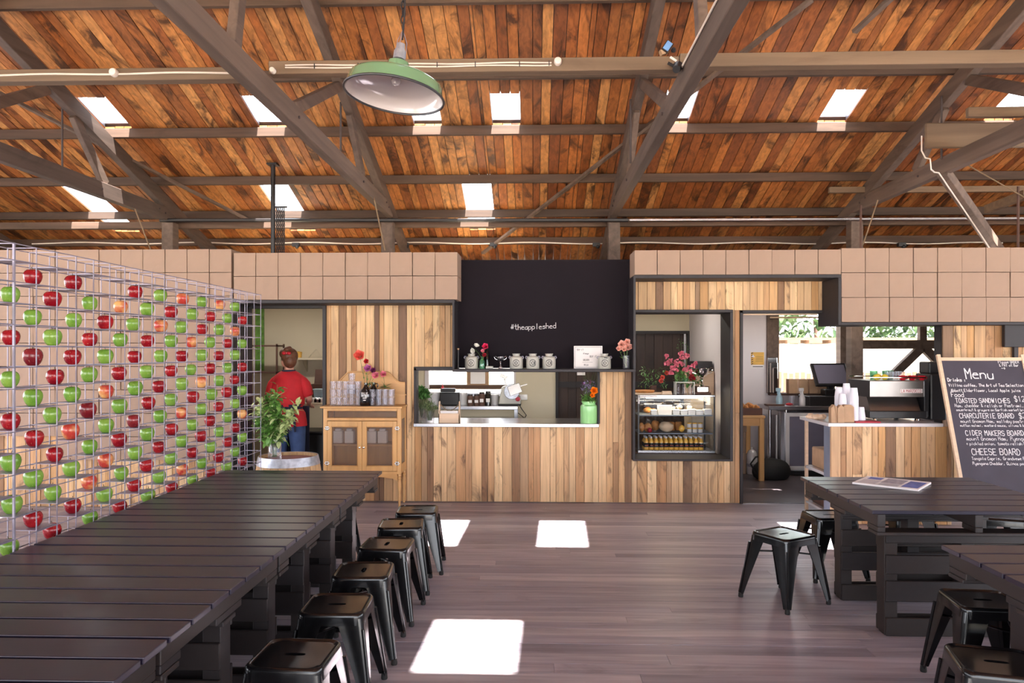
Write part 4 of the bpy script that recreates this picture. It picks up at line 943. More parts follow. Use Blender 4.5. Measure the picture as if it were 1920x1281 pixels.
for i, (px, py, dy) in enumerate(HB):
    tip = Vector(rel(px, py, jy + dy, o)); b = Vector((R.uniform(-.02, .02), R.uniform(-.02, .02), .03)); neck = Vector((R.uniform(-.03, .03), R.uniform(-.03, .03), .18)); sm.tube([b, neck, neck.lerp(tip, .6) + Vector((0, 0, .02)), tip], .0025, 5)
    vg = i in (6, 7, 10, 13, 2, 17)
    for k in range(46):
        f = R.uniform(.15, 1); p = neck.lerp(tip, f) + rv(.028); d = rv() + Vector((0, -.2, .15)) + (tip - neck).normalized() * .5
        leaf(lv if vg or R.random() < .15 else lf, p, d, R.uniform(.05, .09), R.uniform(.034, .052), droop=R.uniform(.2, .6), tone=R.random())
sm.build('stem', 'stem', t); lf.build('leaves', 'leaf', t, True); q = lv.build('leaves', 'leafv', t, True); q['label'] = 'cream-edged leaves'
# ------------------------------------------------------------------ pendant lamp
lp = at(739, 179, 3.3)
t = thing('pendant_lamp', 'green enamel pendant lamp with white inside, hung tilted on a chain', 'lamp', lp)
t.rotation_euler = (0, 0, 0); T_ = Euler((math.radians(-3), math.radians(7), 0)).to_matrix().to_4x4(); r = .222
def LT(m):
    m.v = [tuple(T_ @ Vector(v)) for v in m.v]; return m
m = MB(); m.lathe([(r, 0), (r - .008, .02), (r - .014, .05), (r - .02, .062), (r - .04, .072), (.062, .088), (.05, .096), (.046, .15), (.03, .155), (0, .165)], (0, 0, 0), 56); LT(m).build('shade', 'lampg', t, True)
m = MB(); m.lathe([(r - .003, .001), (r - .011, .02), (r - .02, .048), (r - .045, .064), (.05, .08), (0, .082)], (0, 0, 0), 56); q = LT(m).build('shade_lining', 'lampw', t, True); q['label'] = 'white enamel inside of the shade'
m = MB(); m.tube([((r - .001) * math.cos(a), (r - .001) * math.sin(a), 0) for a in [2 * PI * k / 56 for k in range(57)]], .0055, 8); LT(m).build('rim', 'lampr', t, True)
m = MB(); m.lathe([(0, .165), (.027, .165), (.027, .2), (.02, .215), (.018, .235), (0, .24)], (0, 0, 0), 20); LT(m).build('lamp_holder', 'galv', t, True)
m = MB(); m.lathe([(0, .0), (.016, .004), (.022, .016), (.02, .03), (.012, .04)], (0, 0, .045), 16); q = LT(m).build('bulb', 'lampw', t, True)
m = MB()
for a in (0, 2.1, 4.2): m.tube([(.028 * math.cos(a), .028 * math.sin(a), .17), (.026 * math.cos(a), .026 * math.sin(a), .24), (0, 0, .3)], .0013, 4)
LT(m).build('wire_hanger', 'wire', t)
top = T_ @ Vector((0, 0, .3)); m = MB(); zr = zc(lp.y) - lp.z
nl = int((zr - top.z) / .032)
for j in range(nl): m.tube([(top.x + (.008 if j % 2 else 0) * math.cos(a), top.y + (0 if j % 2 else .008) * math.cos(a), top.z + .014 + j * .032 + .02 * math.sin(a)) for a in [q * PI / 3 for q in range(7)]], .0028, 4)
m.build('chain', 'blk', t); m = MB(); m.tube([(top.x + .012 * math.sin(q), top.y - .012, top.z - .05 + q * .12) for q in range(int((zr - top.z) / .12) + 1)], .004, 6); m.build('cord', 'blk', t)
# ------------------------------------------------------------------ menu board (leaning A-frame)
tl = at(1756, 669, 7.2); bw = .815; lean = math.radians(18.5); bl = tl.z / math.cos(lean)
t = thing('menu_board', 'big wooden-framed chalkboard menu leaning behind the newspaper table', 'menu board', (tl.x, tl.y, tl.z))
up = Vector((0, math.sin(lean), math.cos(lean))); nn = Vector((0, -math.cos(lean), math.sin(lean))); rt = Vector((1, 0, 0))
def BP(x, s, n=0): return rt * x - up * s + nn * n          # s = distance down the board
m = MB()
def bar(m, x0, x1, s0, s1, n0, n1, tone=.5):
    m.add([BP(x, s, n) for n in (n0, n1) for s in (s0, s1) for x in (x0, x1)], [(0, 2, 3, 1), (4, 5, 7, 6), (0, 1, 5, 4), (2, 6, 7, 3), (0, 4, 6, 2), (1, 3, 7, 5)], tone)
bar(m, 0, .034, -.02, bl, -.016, .014, .2); bar(m, bw - .034, bw, -.02, bl, -.016, .014, .7); bar(m, .034, bw - .034, .01, .042, -.012, .011, .5); bar(m, .034, bw - .034, bl - .18, bl - .14, -.012, .011, .5); m.build('frame', 'palepine', t, bevel=.003)
m = MB(); bar(m, .034, bw - .034, .042, bl - .18, -.006, .003); m.build('board', 'slate', t)
m = MB(); k = Vector((0, .5, -tl.z)); m.beam(BP(.28, .1, -.02), BP(.28, .1, -.02) + Vector((0, .0, -1.5)), .03, .02); m.build('rear_leg', 'palepine', t); m = MB(); m.beam(BP(bw - .1, .1, -.02), BP(bw - .1, .1, -.02) + Vector((0, .0, -1.5)), .03, .02); m.build('rear_leg', 'palepine', t)
m = MB()
def chalk(tx, x, s, h, w, maxw=None, wob=.35):
    if maxw:
        wd = write(MB(), tx, (0, 0, 0), (1, 0, 0), (0, 0, 1), 1); h = min(h, maxw / wd)
    o = BP(x, s, .003); write(m, tx, o, rt, up, h, w, wob=wob, lift=.001)
chalk('Menu', .235, .215, .15, .010, .27); chalk('Please ORDER', .56, .066, .025, .0035, .2); chalk('& PAY at Bar', .565, .098, .025, .0035, .19); chalk('>', .58, .128, .03, .004)
X0 = .06
chalk('Drinks :', .062, .245, .045, .006, .17); chalk('Villino coffee, The Art of Tea Selection', .062, .295, .05, .0045, .69); chalk('Abbott Elderflower, Local Apple juice', .075, .345, .045, .004, .64)
chalk('Food', .07, .395, .045, .0055); chalk('TOASTED SANDWICHES', .1, .452, .06, .0055, .50); chalk('$12', .64, .44, .05, .005)
chalk('Ham, cheddar & relish or Pastrami,', .085, .492, .045, .0036, .63); chalk('sauerkraut & gruyere on Garfish market bread', .09, .53, .04, .0034, .66)
chalk('CHARCUTERIE BOARD', .11, .597, .06, .0055, .50); chalk('$25', .65, .597, .05, .005)
chalk('mount Gnomon Ham, wallaby pastrami', .11, .64, .045, .0036, .63); chalk('mutton salami, mustard sauce, olives & bread', .1, .677, .04, .0034, .64)
chalk('CIDER MAKERS BOARD', .135, .76, .062, .0055, .53); chalk('mount Gnomon Ham, Pyengana', .135, .805, .045, .0038, .58); chalk('+ pickled onion, tomato relish & bread', .125, .848, .045, .0036, .63)
chalk('CHEESE BOARD', .16, .94, .072, .006, .44); chalk('$25', .66, .93, .05, .005); chalk('Tongola Capris, Grandvewe Primavera', .15, .985, .046, .0038, .62); chalk('Pyengana Cheddar, Quince paste, bread', .15, 1.03, .046, .0038, .62)
m.build('chalk_writing', 'chalkwhite', t)
# black panel above
p = at(1884, 607, 7.82)
t = thing('display_panel', 'black rectangular panel on a black post above the menu board', 'panel', (p.x, 7.82, 0))
m = MB(); m.box(0, .75, 0, .05, ZZ(651, 1900, 7.82), ZZ(609, 1900, 7.82)); m.build('panel', 'black', t, bevel=.004); m = MB(); m.box(.11, .15, .02, .06, 1.2, ZZ(651, 1900, 7.82)); m.box(.11, .15, .02, .06, 0, 1.2); m.build('post', 'black', t)
# ================================================================== CHALKBOARD SHELF
ys = 7.93
def crock(px, l, mark='cross'):
    t = thing('stoneware_jar', l, 'jar', (XX(px, ys), ys, zsh + .001), 0, 'stoneware jars on the chalkboard shelf')
    m = MB(); m.lathe([(0, 0), (.066, 0), (.07, .006), (.07, .108), (.066, .122), (.05, .132), (.036, .136), (.036, .15), (.042, .152), (.042, .16), (.034, .16), (.034, .14), (0, .13)], (0, 0, 0), 28); m.build('body', 'stone', t, True)
    m = MB()
    for s in (-1, 1): m.tube([(s * .052, 0, .128), (s * .072, 0, .132), (s * .078, 0, .118), (s * .07, 0, .106)], .004, 6)
    m.build('handle', 'wire', t, True)
    m = MB()
    def arc(r0, r1, a0, a1, n=24):
        for k in range(n):
            b, c = a0 + (a1 - a0) * k / n, a0 + (a1 - a0) * (k + 1) / n; vs = []
            for r_, a in ((r0, b), (r1, b), (r1, c), (r0, c)):
                x = r_ * math.cos(a); z = .062 + r_ * math.sin(a); th = x / .0705; vs.append((.0708 * math.sin(th), -.0708 * math.cos(th), z))
            m.add(vs, [(0, 1, 2, 3)])
    arc(.036, .039, 0, 2 * PI); arc(.030, .0345, .4, PI - .4, 9); arc(.030, .0345, PI + .4, 2 * PI - .4, 9)
    for a in (0, PI / 2, PI, 1.5 * PI): arc(.008, .03, a - .06, a + .06, 1)
    arc(.010, .017, 0, 2 * PI, 12)
    if mark == 'half': arc(.019, .029, -.8, .8, 4)
    m.build('crest', 'stonep', t); return t
crock(884, 'grey stoneware jar with printed crest behind the white flower'); crock(968, 'grey stoneware jar beside the small trophy, first of three in line'); crock(999, 'grey stoneware jar in the middle of the three in line', 'half'); crock(1029.5, 'grey stoneware jar at the end of the three, facing the bare shelf', 'half')
crock(1133, 'grey stoneware jar with a dark tag in front of the printed sign')
m = MB(); m.cbox((0, 0, 0), (.036, .004, .012), 0, ry=.1); tag(m.build('tag', 'blk', loc=(XX(1136, 7.85), 7.855, zsh + .118)), 'small dark tag hung on the stoneware jar by the sign', 'tag')
m = MB(); m.lathe([(0, 0), (.016, 0), (.016, .004), (.01, .006), (.01, .2), (.0, .2)], (0, 0, 0), 12); o = m.build('test_tube', 'blk', smooth=True, loc=(XX(859, ys), ys, zsh + .001)); tag(o, 'slim dark tube with a cork at the end of the chalkboard shelf', 'tube')
k = MB(); k.lathe([(0, .2), (.012, .2), (.013, .218), (0, .218)], (0, 0, 0), 12); k.build('cork', 'kraft', o, True)
t = thing('flower_vase', 'small glass bottle with two pink roses on the chalkboard shelf', 'vase', (XX(904, ys - .02), ys - .03, zsh + .001)); o = t.location
m = MB(); m.lathe([(0, 0), (.026, 0), (.028, .005), (.028, .075), (.015, .1), (.014, .125), (.011, .125)], (0, 0, 0), 16); m.build('bottle', 'greenglass', t, True)
bunch(t, (0, 0, .03), [(rel(910, 650, ys - .05, o), .036, 'hotpink', 'rose_head'), (rel(908, 666, ys - .06, o), .024, 'crim', 'rose_head'), (rel(905, 658, ys - .05, o), .022, 'pink', 'rose_head')], leaves=2)
t = thing('flower', 'white flower drooping over the stoneware jar on the shelf', 'flower', (XX(893, ys - .07), ys - .07, zsh + .12)); o = t.location
m = MB(); m.tube([rel(903, 672, ys - .03, o), rel(897, 662, ys - .06, o), rel(890, 655, ys - .06, o)], .002); m.build('stem', 'stem', t)
m = MB(); rose(m, rel(888, 658, ys - .07, o), .036, (-.6, -.6, -.1)); rose(m, rel(893, 649, ys - .07, o), .032, (.3, -.5, .8)); m.build('petals', 'petw', t, True)
m = MB(); m.lathe([(0, 0), (.026, 0), (.027, .01), (.024, .17), (.012, .2), (.012, .23), (.016, .232), (.016, .245), (0, .245)], (0, 0, 0), 16); tag(m.build('wine_bottle', 'bottle', smooth=True, loc=(XX(913, ys + .1), ys + .13, zsh + .001)), 'tall dark bottle standing behind the pink roses', 'bottle')
m = MB(); m.box(-.04, .04, -.025, .025, 0, .028); tag(m.build('tin', 'stone', bevel=.006, seg=2, loc=(XX(917.5, ys - .05), ys - .02, zsh + .001)), 'small grey tin in front of the dark bottle', 'tin')
def cup(px, Y, z, s, l, mat, base, hand):
    t = thing('trophy_cup', l, 'trophy', (XX(px, Y), Y, z))
    m = MB(); m.lathe([(0, .02 * s), (.02 * s, .02 * s), (.008 * s, .035 * s), (.006 * s, .06 * s), (.012 * s, .068 * s), (.008 * s, .076 * s), (.03 * s, .09 * s), (.042 * s, .115 * s), (.044 * s, .135 * s), (.041 * s, .135 * s), (.036 * s, .115 * s), (0, .09 * s)], (0, 0, 0), 24); m.build('bowl', mat, t, True)
    for q in (-1, 1):
        m = MB(); m.tube([(q * .036 * s, 0, .1 * s), (q * .06 * s, 0, .11 * s), (q * .07 * s, 0, .13 * s), (q * .06 * s, 0, .142 * s), (q * .044 * s, 0, .13 * s)], .0032 * s, 6); m.build('handle', mat, t, True)
    m = MB()
    if base: m.box(-.04 * s, .04 * s, -.03 * s, .03 * s, -.018 * s, .022 * s); m.box(-.05 * s, .05 * s, -.038 * s, .038 * s, -.03 * s, -.018 * s)
    else: m.lathe([(0, 0), (.026 * s, 0), (.022 * s, .02 * s), (0, .02 * s)], (0, 0, 0), 16)
    m.build('base', 'choc' if base else mat, t, bevel=.001)
    if base: m = MB(); m.box(-.034 * s, .034 * s, -.032 * s, -.0305 * s, -.012 * s, .016 * s); m.build('plaque', 'chrome', t)
cup(938.5, ys, zsh + .001, .95, 'small tarnished two-handled trophy between roses and stoneware jars', 'steel', False, 1)
# printed sign
xs0, xs1 = XX(1076, 8.02), XX(1129.5, 8.02); zt0 = ZZ(649, 1100, 8.02)
t = thing('printed_sign', 'cream printed dairy sign leaning on the chalkboard', 'sign', (xs0, 8.02, zsh + .001)); sw = xs1 - xs0; sh_ = zt0 - zsh
m = MB(); m.box(0, sw, 0, .012, 0, sh_); m.build('board', 'paper', t, bevel=.002); m = MB()
for (tx, x, z, h_, mw) in (('TRY IT', .03, .19, .02, .1), ('Always', .1, .155, .015, .08), ('BUY IT', .17, .12, .02, .1), ('GOLDEN', .1, .085, .016, .11), ('MILK', .11, .03, .018, .1)):
    wd = write(MB(), tx, (0, 0, 0), (1, 0, 0), (0, 0, 1), 1); write(m, tx, (x, 0, z), (1, 0, 0), (0, 0, 1), min(h_, mw / wd * 1.0), .0028, lift=.001)
for a, b, c, d in ((.012, sw - .012, sh_ - .014, sh_ - .011), (.012, sw - .012, .012, .015), (.012, .014, .012, sh_ - .012), (sw - .014, sw - .012, .012, sh_ - .012), (.09, .2, .066, .068)): m.box(a, b, -.0015, -.0005, c, d)
m.build('print', 'stonep', t)
t = thing('flower_vase', 'glass of pale pink roses at the end of the chalkboard shelf', 'vase', (XX(1174, ys - .03), ys - .03, zsh + .001)); o = t.location
m = MB(); m.lathe([(0, .004), (.036, 0), (.038, .006), (.038, .14), (.036, .14), (.035, .01), (0, .01)], (0, 0, 0), 20); m.build('glass', 'tumbler', t, True)
bunch(t, (0, 0, .02), [(rel(a, b, ys - .05, o), r, 'pale', 'rose_head') for a, b, r in ((1166, 646, .045), (1178, 651, .042), (1160, 654, .03), (1176, 641, .034), (1170, 655, .03))], leaves=2, r=.003)
# ================================================================== SERVING HATCH
def hx(px, Y): return XX(px, Y)
t = thing('herb_jar', 'green parsley in a jar at the end of the hatch sill', 'plant', (hx(790, 8.5), 8.5, zs)); o = t.location
m = MB(); m.lathe([(0, 0), (.045, 0), (.048, .006), (.05, .15), (.047, .15), (.044, .01), (0, .01)], (0, 0, 0), 20); m.build('jar', 'tumbler', t, True)
m = MB(); sm = MB()
for k in range(420):
    a = R.uniform(0, 6.28); e = R.uniform(-.2, 1.4); rr = .11 * R.uniform(.5, 1); p = Vector((rr * math.cos(a) * math.cos(e), rr * math.sin(a) * math.cos(e) * .7 - .03, .27 + rr * math.sin(e))); leaf(m, p, rv() + Vector((0, 0, .3)), .045, .028, tone=R.random())
    if k % 12 == 0: sm.tube([(0, 0, .02), p], .0015, 4)
m.build('leaves', 'leafd', t, True); sm.build('stem', 'stem', t)
t = thing('herb_jar', 'grey-green thyme in a glass jar beside the wooden caddy', 'plant', (hx(806, 8.25), 8.25, zs)); o = t.location
m = MB(); m.lathe([(0, 0), (.048, 0), (.05, .006), (.05, .13), (.047, .13), (.046, .01), (0, .01)], (0, 0, 0), 20); m.build('jar', 'tumbler', t, True)
m = MB(); sm = MB()
for k in range(60):
    a = R.uniform(0, 6.28); rr = R.uniform(.02, .11); tip = Vector((rr * math.cos(a), rr * math.sin(a) * .7, .26 - rr * .9 + R.uniform(-.03, .04))); b = Vector((R.uniform(-.03, .03), R.uniform(-.03, .03), .02)); mid = b.lerp(tip, .6) + Vector((0, 0, .05)); sm.tube([b, mid, tip], .0012, 4)
    for j in range(7): leaf(m, mid.lerp(tip, R.random()) + rv(.008), rv(), .02, .008, tone=R.random())
m.build('leaves', 'greyg', t, True); sm.build('stem', 'stem', t)
t = thing('cutlery_caddy', 'pale wooden caddy with a rope handle on the hatch sill', 'caddy', (hx(843, 8.22), 8.22, zs)); o = t.location; cwid = hx(863, 8.16) - hx(823.5, 8.16)
m = MB(); a = cwid / 2; m.box(-a, a, -.06, -.05, 0, .105); m.box(-a, a, .05, .06, 0, .105); m.box(-a, a, -.05, .05, 0, .008)
for s in (-1, 1): m.prism([(-.06, 0), (.06, 0), (.06, .11), (.028, .235), (-.028, .235), (-.06, .11)], s * a - (.01 if s > 0 else 0), s * a + (0 if s > 0 else .01), R.random(), 'yz')
m.build('crate', 'palepine', t, bevel=.001); m = MB(); m.tube([(-a + .01 + (2 * a - .02) * k / 10, 0, .205 - .075 * math.sin(PI * k / 10)) for k in range(11)], .005, 6); m.build('rope_handle', 'rope', t, True)
m = MB(); m.cbox((0, .0, .07), (a * 1.7, .08, .12)); m.build('napkins', 'paper', t)
t = thing('flower_can', 'mint green milk can with purple and orange flowers on the hatch sill', 'milk can', (hx(1104, 8.2), 8.2, zs)); o = t.location
m = MB(); m.lathe([(0, .0), (.088, 0), (.092, .006), (.092, .17), (.09, .19), (.072, .205), (.072, .222), (.078, .225), (.078, .24), (.070, .24), (.068, .2), (0, .19)], (0, 0, 0), 36); m.build('can', 'mint', t, True)
m = MB(); m.tube([(.09 * math.cos(a), -.02, .2 - .0 + .07 * math.sin(a) - .07) for a in [PI + PI * k / 8 for k in range(9)]], .002, 4); m.build('wire_handle', 'wire', t, True)
sm = MB(); lf = MB(); li = MB(); orr = MB(); dk = MB()
for k in range(46):
    px, py = R.gauss(1100, 8), R.uniform(712, 742); p = Vector(rel(px, py, 8.2 + R.uniform(-.06, .05), o)); sm.tube([(R.uniform(-.03, .03), R.uniform(-.03, .03), .2), p], .0012, 4)
    for j in range(3): leaf(lf, Vector((R.uniform(-.07, .07), R.uniform(-.07, .02), R.uniform(.22, .29))), rv() + Vector((0, 0, .6)), .05, .016, tone=R.random())
    if py < 735:
        tgt = dk if (py < 720 and R.random() < .6) else li
        for j in range(7): leaf(tgt, p + rv(.01), rv(), .02, .012, tone=R.random())
for k in range(9): sm.tube([(0, 0, .22), rel(1090 + k * 4, 690 + 6 * (k % 3), 8.2, o)], .001, 4)
rose(orr, rel(1114, 733, 8.12, o), .045, (0, -1, .2)); rose(orr, rel(1111, 741, 8.13, o), .03, (0, -1, 0))
sm.build('stem', 'stem', t); lf.build('leaves', 'leaf', t, True); li.build('lilac_flowers', 'lilac', t, True); dk.build('purple_flowers', 'purple', t, True); orr.build('marigold', 'orange', t, True)
m = MB(); m.cbox((0, 0, 0), (.09, .01, .14)); tag(m.build('paper_note', 'paper', loc=at(1089.5, 692, 8.4)), 'white note hanging inside the hatch by the dark doorway', 'note')
# back bench with its things
yb = 9.85; bzh = ZZ(762, 900, yb)
t = thing('steel_bench', 'stainless steel kitchen bench under the kitchen window', 'bench', (0, yb, 0))
m = MB(); m.box(hx(775, yb), hx(971, yb), 0, BK - yb - .15, bzh - .045, bzh); m.build('bench_top', 'steel', t, bevel=.004)
for x in (hx(780, yb), hx(964, yb)):
    for y in (.03, .55): m = MB(); m.box(x, x + .04, y, y + .04, 0, bzh - .045); m.build('leg', 'steel', t)
m = MB(); m.box(hx(778, yb), hx(962, yb), .1, .55, .25, .28); m.build('shelf', 'bluegrey', t)
t = thing('meat_slicer', 'white and chrome meat slicer on the kitchen bench', 'slicer', (hx(955, yb), yb + .2, bzh + .001)); o = t.location; S = .0073
m = MB(); m.box(-.15, .15, -.12, .12, .0, .02); m.build('foot', 'rubber', t)
m = MB(); m.prism([(-.15, .02), (.15, .02), (.15, .08), (.1, .16), (-.07, .26), (-.11, .24), (-.14, .06)], -.1, .1); m.build('body', 'stone', t, bevel=.01, seg=2)
m = MB(); m.lathe([(0, .03), (.1, .028), (.105, .02), (.1, .0), (0, 0)], (.03, -.10, .19), 28, Matrix.Rotation(PI / 2, 4, 'X')); m.build('blade', 'galv', t, True)
m = MB(); m.cbox((.07, -.15, .22), (.17, .02, .13), 0, ry=-.35); m.build('guard', 'machine', t, bevel=.004); m = MB(); m.cbox((.17, -.1, .27), (.13, .1, .012), 0, ry=-.3); m.build('tray', 'machine', t)
m = MB(); m.lathe([(0, .025), (.03, .02), (.032, 0), (0, 0)], (.11, -.105, .09), 18, Matrix.Rotation(PI / 2, 4, 'X')); m.build('dial', 'crim', t, True)
m = MB(); m.beam((.0, -.1, .12), (-.07, -.1, .36), .03, .02); m.cbox((-.08, -.1, .39), (.1, .05, .05), 0, ry=.4); m.build('handle', 'ceramic', t, bevel=.004)
for k, (px, py0, w_, h_, mt, l) in enumerate(((880, 737, .08, .15, 'tumbler', 'labelled preserve jar at the front of the bench basket'), (892, 737, .08, .15, 'tumbler', 'labelled preserve jar in the middle of the bench group'), (902, 733, .08, .18, 'tumbler', 'tall preserve jar beside the dark one'), (914, 733, .085, .19, 'bottle', 'tall jar of dark preserve on the kitchen bench'))):
    t = thing('preserve_jar', l, 'jar', (hx(px, yb), yb + .15, bzh + .001), 0, 'preserve jars on the kitchen bench')
    m = MB(); m.lathe([(0, 0), (w_ / 2, 0), (w_ / 2, h_ * .8), (w_ * .4, h_ * .88), (0, h_ * .88)], (0, 0, 0), 16); m.build('jar', mt if mt == 'bottle' else 'choc', t, True); m = MB(); m.lathe([(w_ * .42, h_ * .88), (w_ * .42, h_), (0, h_)], (0, 0, 0), 16); m.build('lid', 'blk', t, True)
    m = MB(); m.box(-w_ * .3, w_ * .3, -w_ / 2 - .002, -w_ / 2 + .01, h_ * .25, h_ * .5); m.build('label', 'paper', t)
for px, w_, h_, l in ((863, .13, .16, 'cream plastic tub beside the preserve jars'), (926, .1, .14, 'cream canister between dark jar and slicer'), (808, .2, .17, 'white covered tub behind the wooden caddy')):
    m = MB(); m.lathe([(0, 0), (w_ / 2 * .9, 0), (w_ / 2, h_ * .88), (w_ / 2 * 1.06, h_ * .88), (w_ / 2 * 1.06, h_), (0, h_)], (0, 0, 0), 20); tag(m.build('tub', 'ceramic', smooth=True, loc=(hx(px, yb), yb + .3, bzh + .001)), l, 'tub', 'tubs on the kitchen bench')
m = MB(); m.box(-.13, .13, -.08, .08, 0, .17); m.cbox((-.02, -.05, .2), (.2, .1, .05)); tag(m.build('label_printer', 'blk', bevel=.01, loc=(hx(840, yb), yb + .25, bzh + .001)), 'black and grey printer on the bench behind the caddy', 'printer')
m = MB(); m.lathe([(0, 0), (.02, 0), (.02, .08), (.008, .1), (.008, .12), (0, .12)], (0, 0, 0), 12); tag(m.build('sauce_bottle', 'redp', smooth=True, loc=(hx(829.5, BK - .1), BK - .08, z0 - .001)), 'small red bottle on the kitchen window ledge', 'bottle')
m = MB(); m.cbox((0, 0, 0), (.21, .006, .24), .06); tag(m.build('paper_note', 'paper', loc=at(896, 704, BK - .05)), 'white docket hanging in the kitchen window', 'note')
m = MB(); m.cbox((0, 0, 0), (.32, .004, .28)); tag(m.build('paper_bag', 'kraft', loc=at(896, 704, BK + .03)), 'brown paper hung behind the docket in the kitchen window', 'paper')
m = MB(); m.cbox((0, 0, .02), (.2, .1, .04), .4); tag(m.build('cloth', 'pale', loc=(hx(840, BK - .08), BK - .08, z0 + .001)), 'pink patterned cloth on the kitchen window ledge', 'cloth')
t = thing('power_socket', 'white double power socket with black plugs beside the slicer', 'socket', at(979, 745, BK - .006))
m = MB(); m.cbox((0, 0, 0), (.15, .01, .08)); m.build('plate', 'ceramic', t, bevel=.003)
for dx, dz in ((-.05, 0), (-.07, -.06)): m = MB(); m.cbox((dx, -.035, dz), (.045, .05, .045)); m.build('plug', 'blk', t, bevel=.006)
m = MB(); m.tube([(-.07, -.05, -.06), (0, -.05, -.17), (.06, -.05, -.25), (-.0, -.05, -.36), (.02, -.05, -.28), (-.13, -.05, -.16), (-.16, -.1, -.14)], .006, 6); m.build('cord', 'blk', t, True)
# ================================================================== KITCHEN LEFT PART
ysf = BK - .26; zz = ZZ(671, 580, ysf)
t = thing('wall_shelf', 'cream wall shelf on brackets beyond the person', 'shelf', (0, ysf, zz)); m = MB(); m.box(hx(548, ysf), hx(612, ysf) + .4, 0, .255, -.03, 0); m.build('board', 'cream', t)
for x in (hx(565, ysf), hx(612, ysf)): m = MB(); m.prism([(.25, -.03), (.02, -.03), (.25, -.2)], x, x + .015, .5, 'yz'); m.build('bracket', 'cream', t)
m = MB(); m.lathe([(0, 0), (.04, 0), (.045, .08), (0, .09)], (0, 0, 0), 14); tag(m.build('tub', 'yellow', smooth=True, loc=(hx(556, ysf), ysf + .1, zz + .001)), 'yellow tub on the shelf beside the hair bow', 'tub')
m = MB(); m.prism([(-.09, 0), (.09, 0), (.02, .12)], -.04, .04); tag(m.build('plastic_stand', 'pane', loc=(hx(586, ysf), ysf + .12, zz + .001)), 'clear folded plastic stand on the cream wall shelf', 'stand')
yk = 9.3; zk = ZZ(756, 590, yk)
t = thing('kitchen_counter', 'kitchen counter with an overhanging top next to the person', 'counter', (0, yk, 0)); m = MB(); m.box(hx(566, yk), hx(612, yk) + .5, 0, .6, zk - .035, zk); m.build('counter_top', 'cream', t, bevel=.003)
m = MB(); m.box(hx(568, yk) + .45, hx(612, yk) + .48, .05, .58, 0, zk - .035); m.build('base', 'choc', t)
for i, px in enumerate((574, 582, 590, 598)):
    m = MB(); m.box(-.045, .045, -.15, .15, 0, .05); m.box(-.035, .035, -.13, .13, .05, .062); tag(m.build('food_tray', 'ceramic' if i % 2 else 'steel', bevel=.004, loc=(hx(px, yk) + .02, yk + .2, zk + .001)), 'small metal food tray on the kitchen counter, %s from the person' % ORD[i], 'tray', 'food trays on the kitchen counter')
m = MB(); m.prism([(-.07, 0), (.07, 0), (.08, .09), (-.08, .09)], -.06, .06); m.box(-.087, .087, -.067, .067, .09, .105); tag(m.build('tub', 'blue', bevel=.004, loc=(hx(593, yk), yk + .2, zk + .065)), 'pale blue tub sitting on the food trays', 'tub')
m = MB(); m.box(-.16, .16, -.1, .1, 0, .22); m.cbox((0, .11, .3), (.33, .01, .22), 0, rx=-.3); tag(m.build('carton', 'choc', loc=(hx(589, yk), yk + .48, zk + .001)), 'open brown carton behind the blue tub', 'carton')
m = MB(); m.prism([(-.2, 0), (.2, 0), (.24, .62), (-.24, .62)], -.22, .22); m.box(-.26, .26, -.24, .24, .62, .66); tag(m.build('waste_bin', 'blk', bevel=.015, seg=2, loc=(hx(590, yk) + .05, yk + .16, .001)), 'large black waste bin under the counter in the kitchen', 'bin')
m = MB(); m.box(-.09, .09, -.03, .03, 0, .11); tag(m.build('carton', 'yellow', bevel=.004, loc=(hx(567, 9.5), 9.5, .3)), 'small yellow box low beside the waste bin', 'box')
m = MB(); m.box(-.12, .08, -.15, .15, 0, .298); tag(m.build('storage_crate', 'blk', bevel=.01, loc=(hx(563, 9.5), 9.5, .001)), 'dark crate on the kitchen floor by the bin', 'crate')
m = MB(); m.box(0, .12, 0, .02, 0, .95); tag(m.build('notice_panel', 'leaf', loc=(hx(479, BK - .03), BK - .03, ZZ(695, 480, BK))), 'tall green notice on the kitchen wall behind the rack end', 'notice')
m = MB()
for z in (ZZ(650, 500, 10), ZZ(700, 500, 10), ZZ(760, 500, 10)): m.box(-.25, .25, -.15, .15, z, z + .02)
for a in (-.25, .23):
    for b in (-.15, .13): m.box(a, a + .02, b, b + .02, 0, ZZ(645, 500, 10))
tag(m.build('shelf_rack', 'choc', loc=(hx(488, 10), 10.1, 0)), 'brown shelf rack in the kitchen behind the person', 'rack')
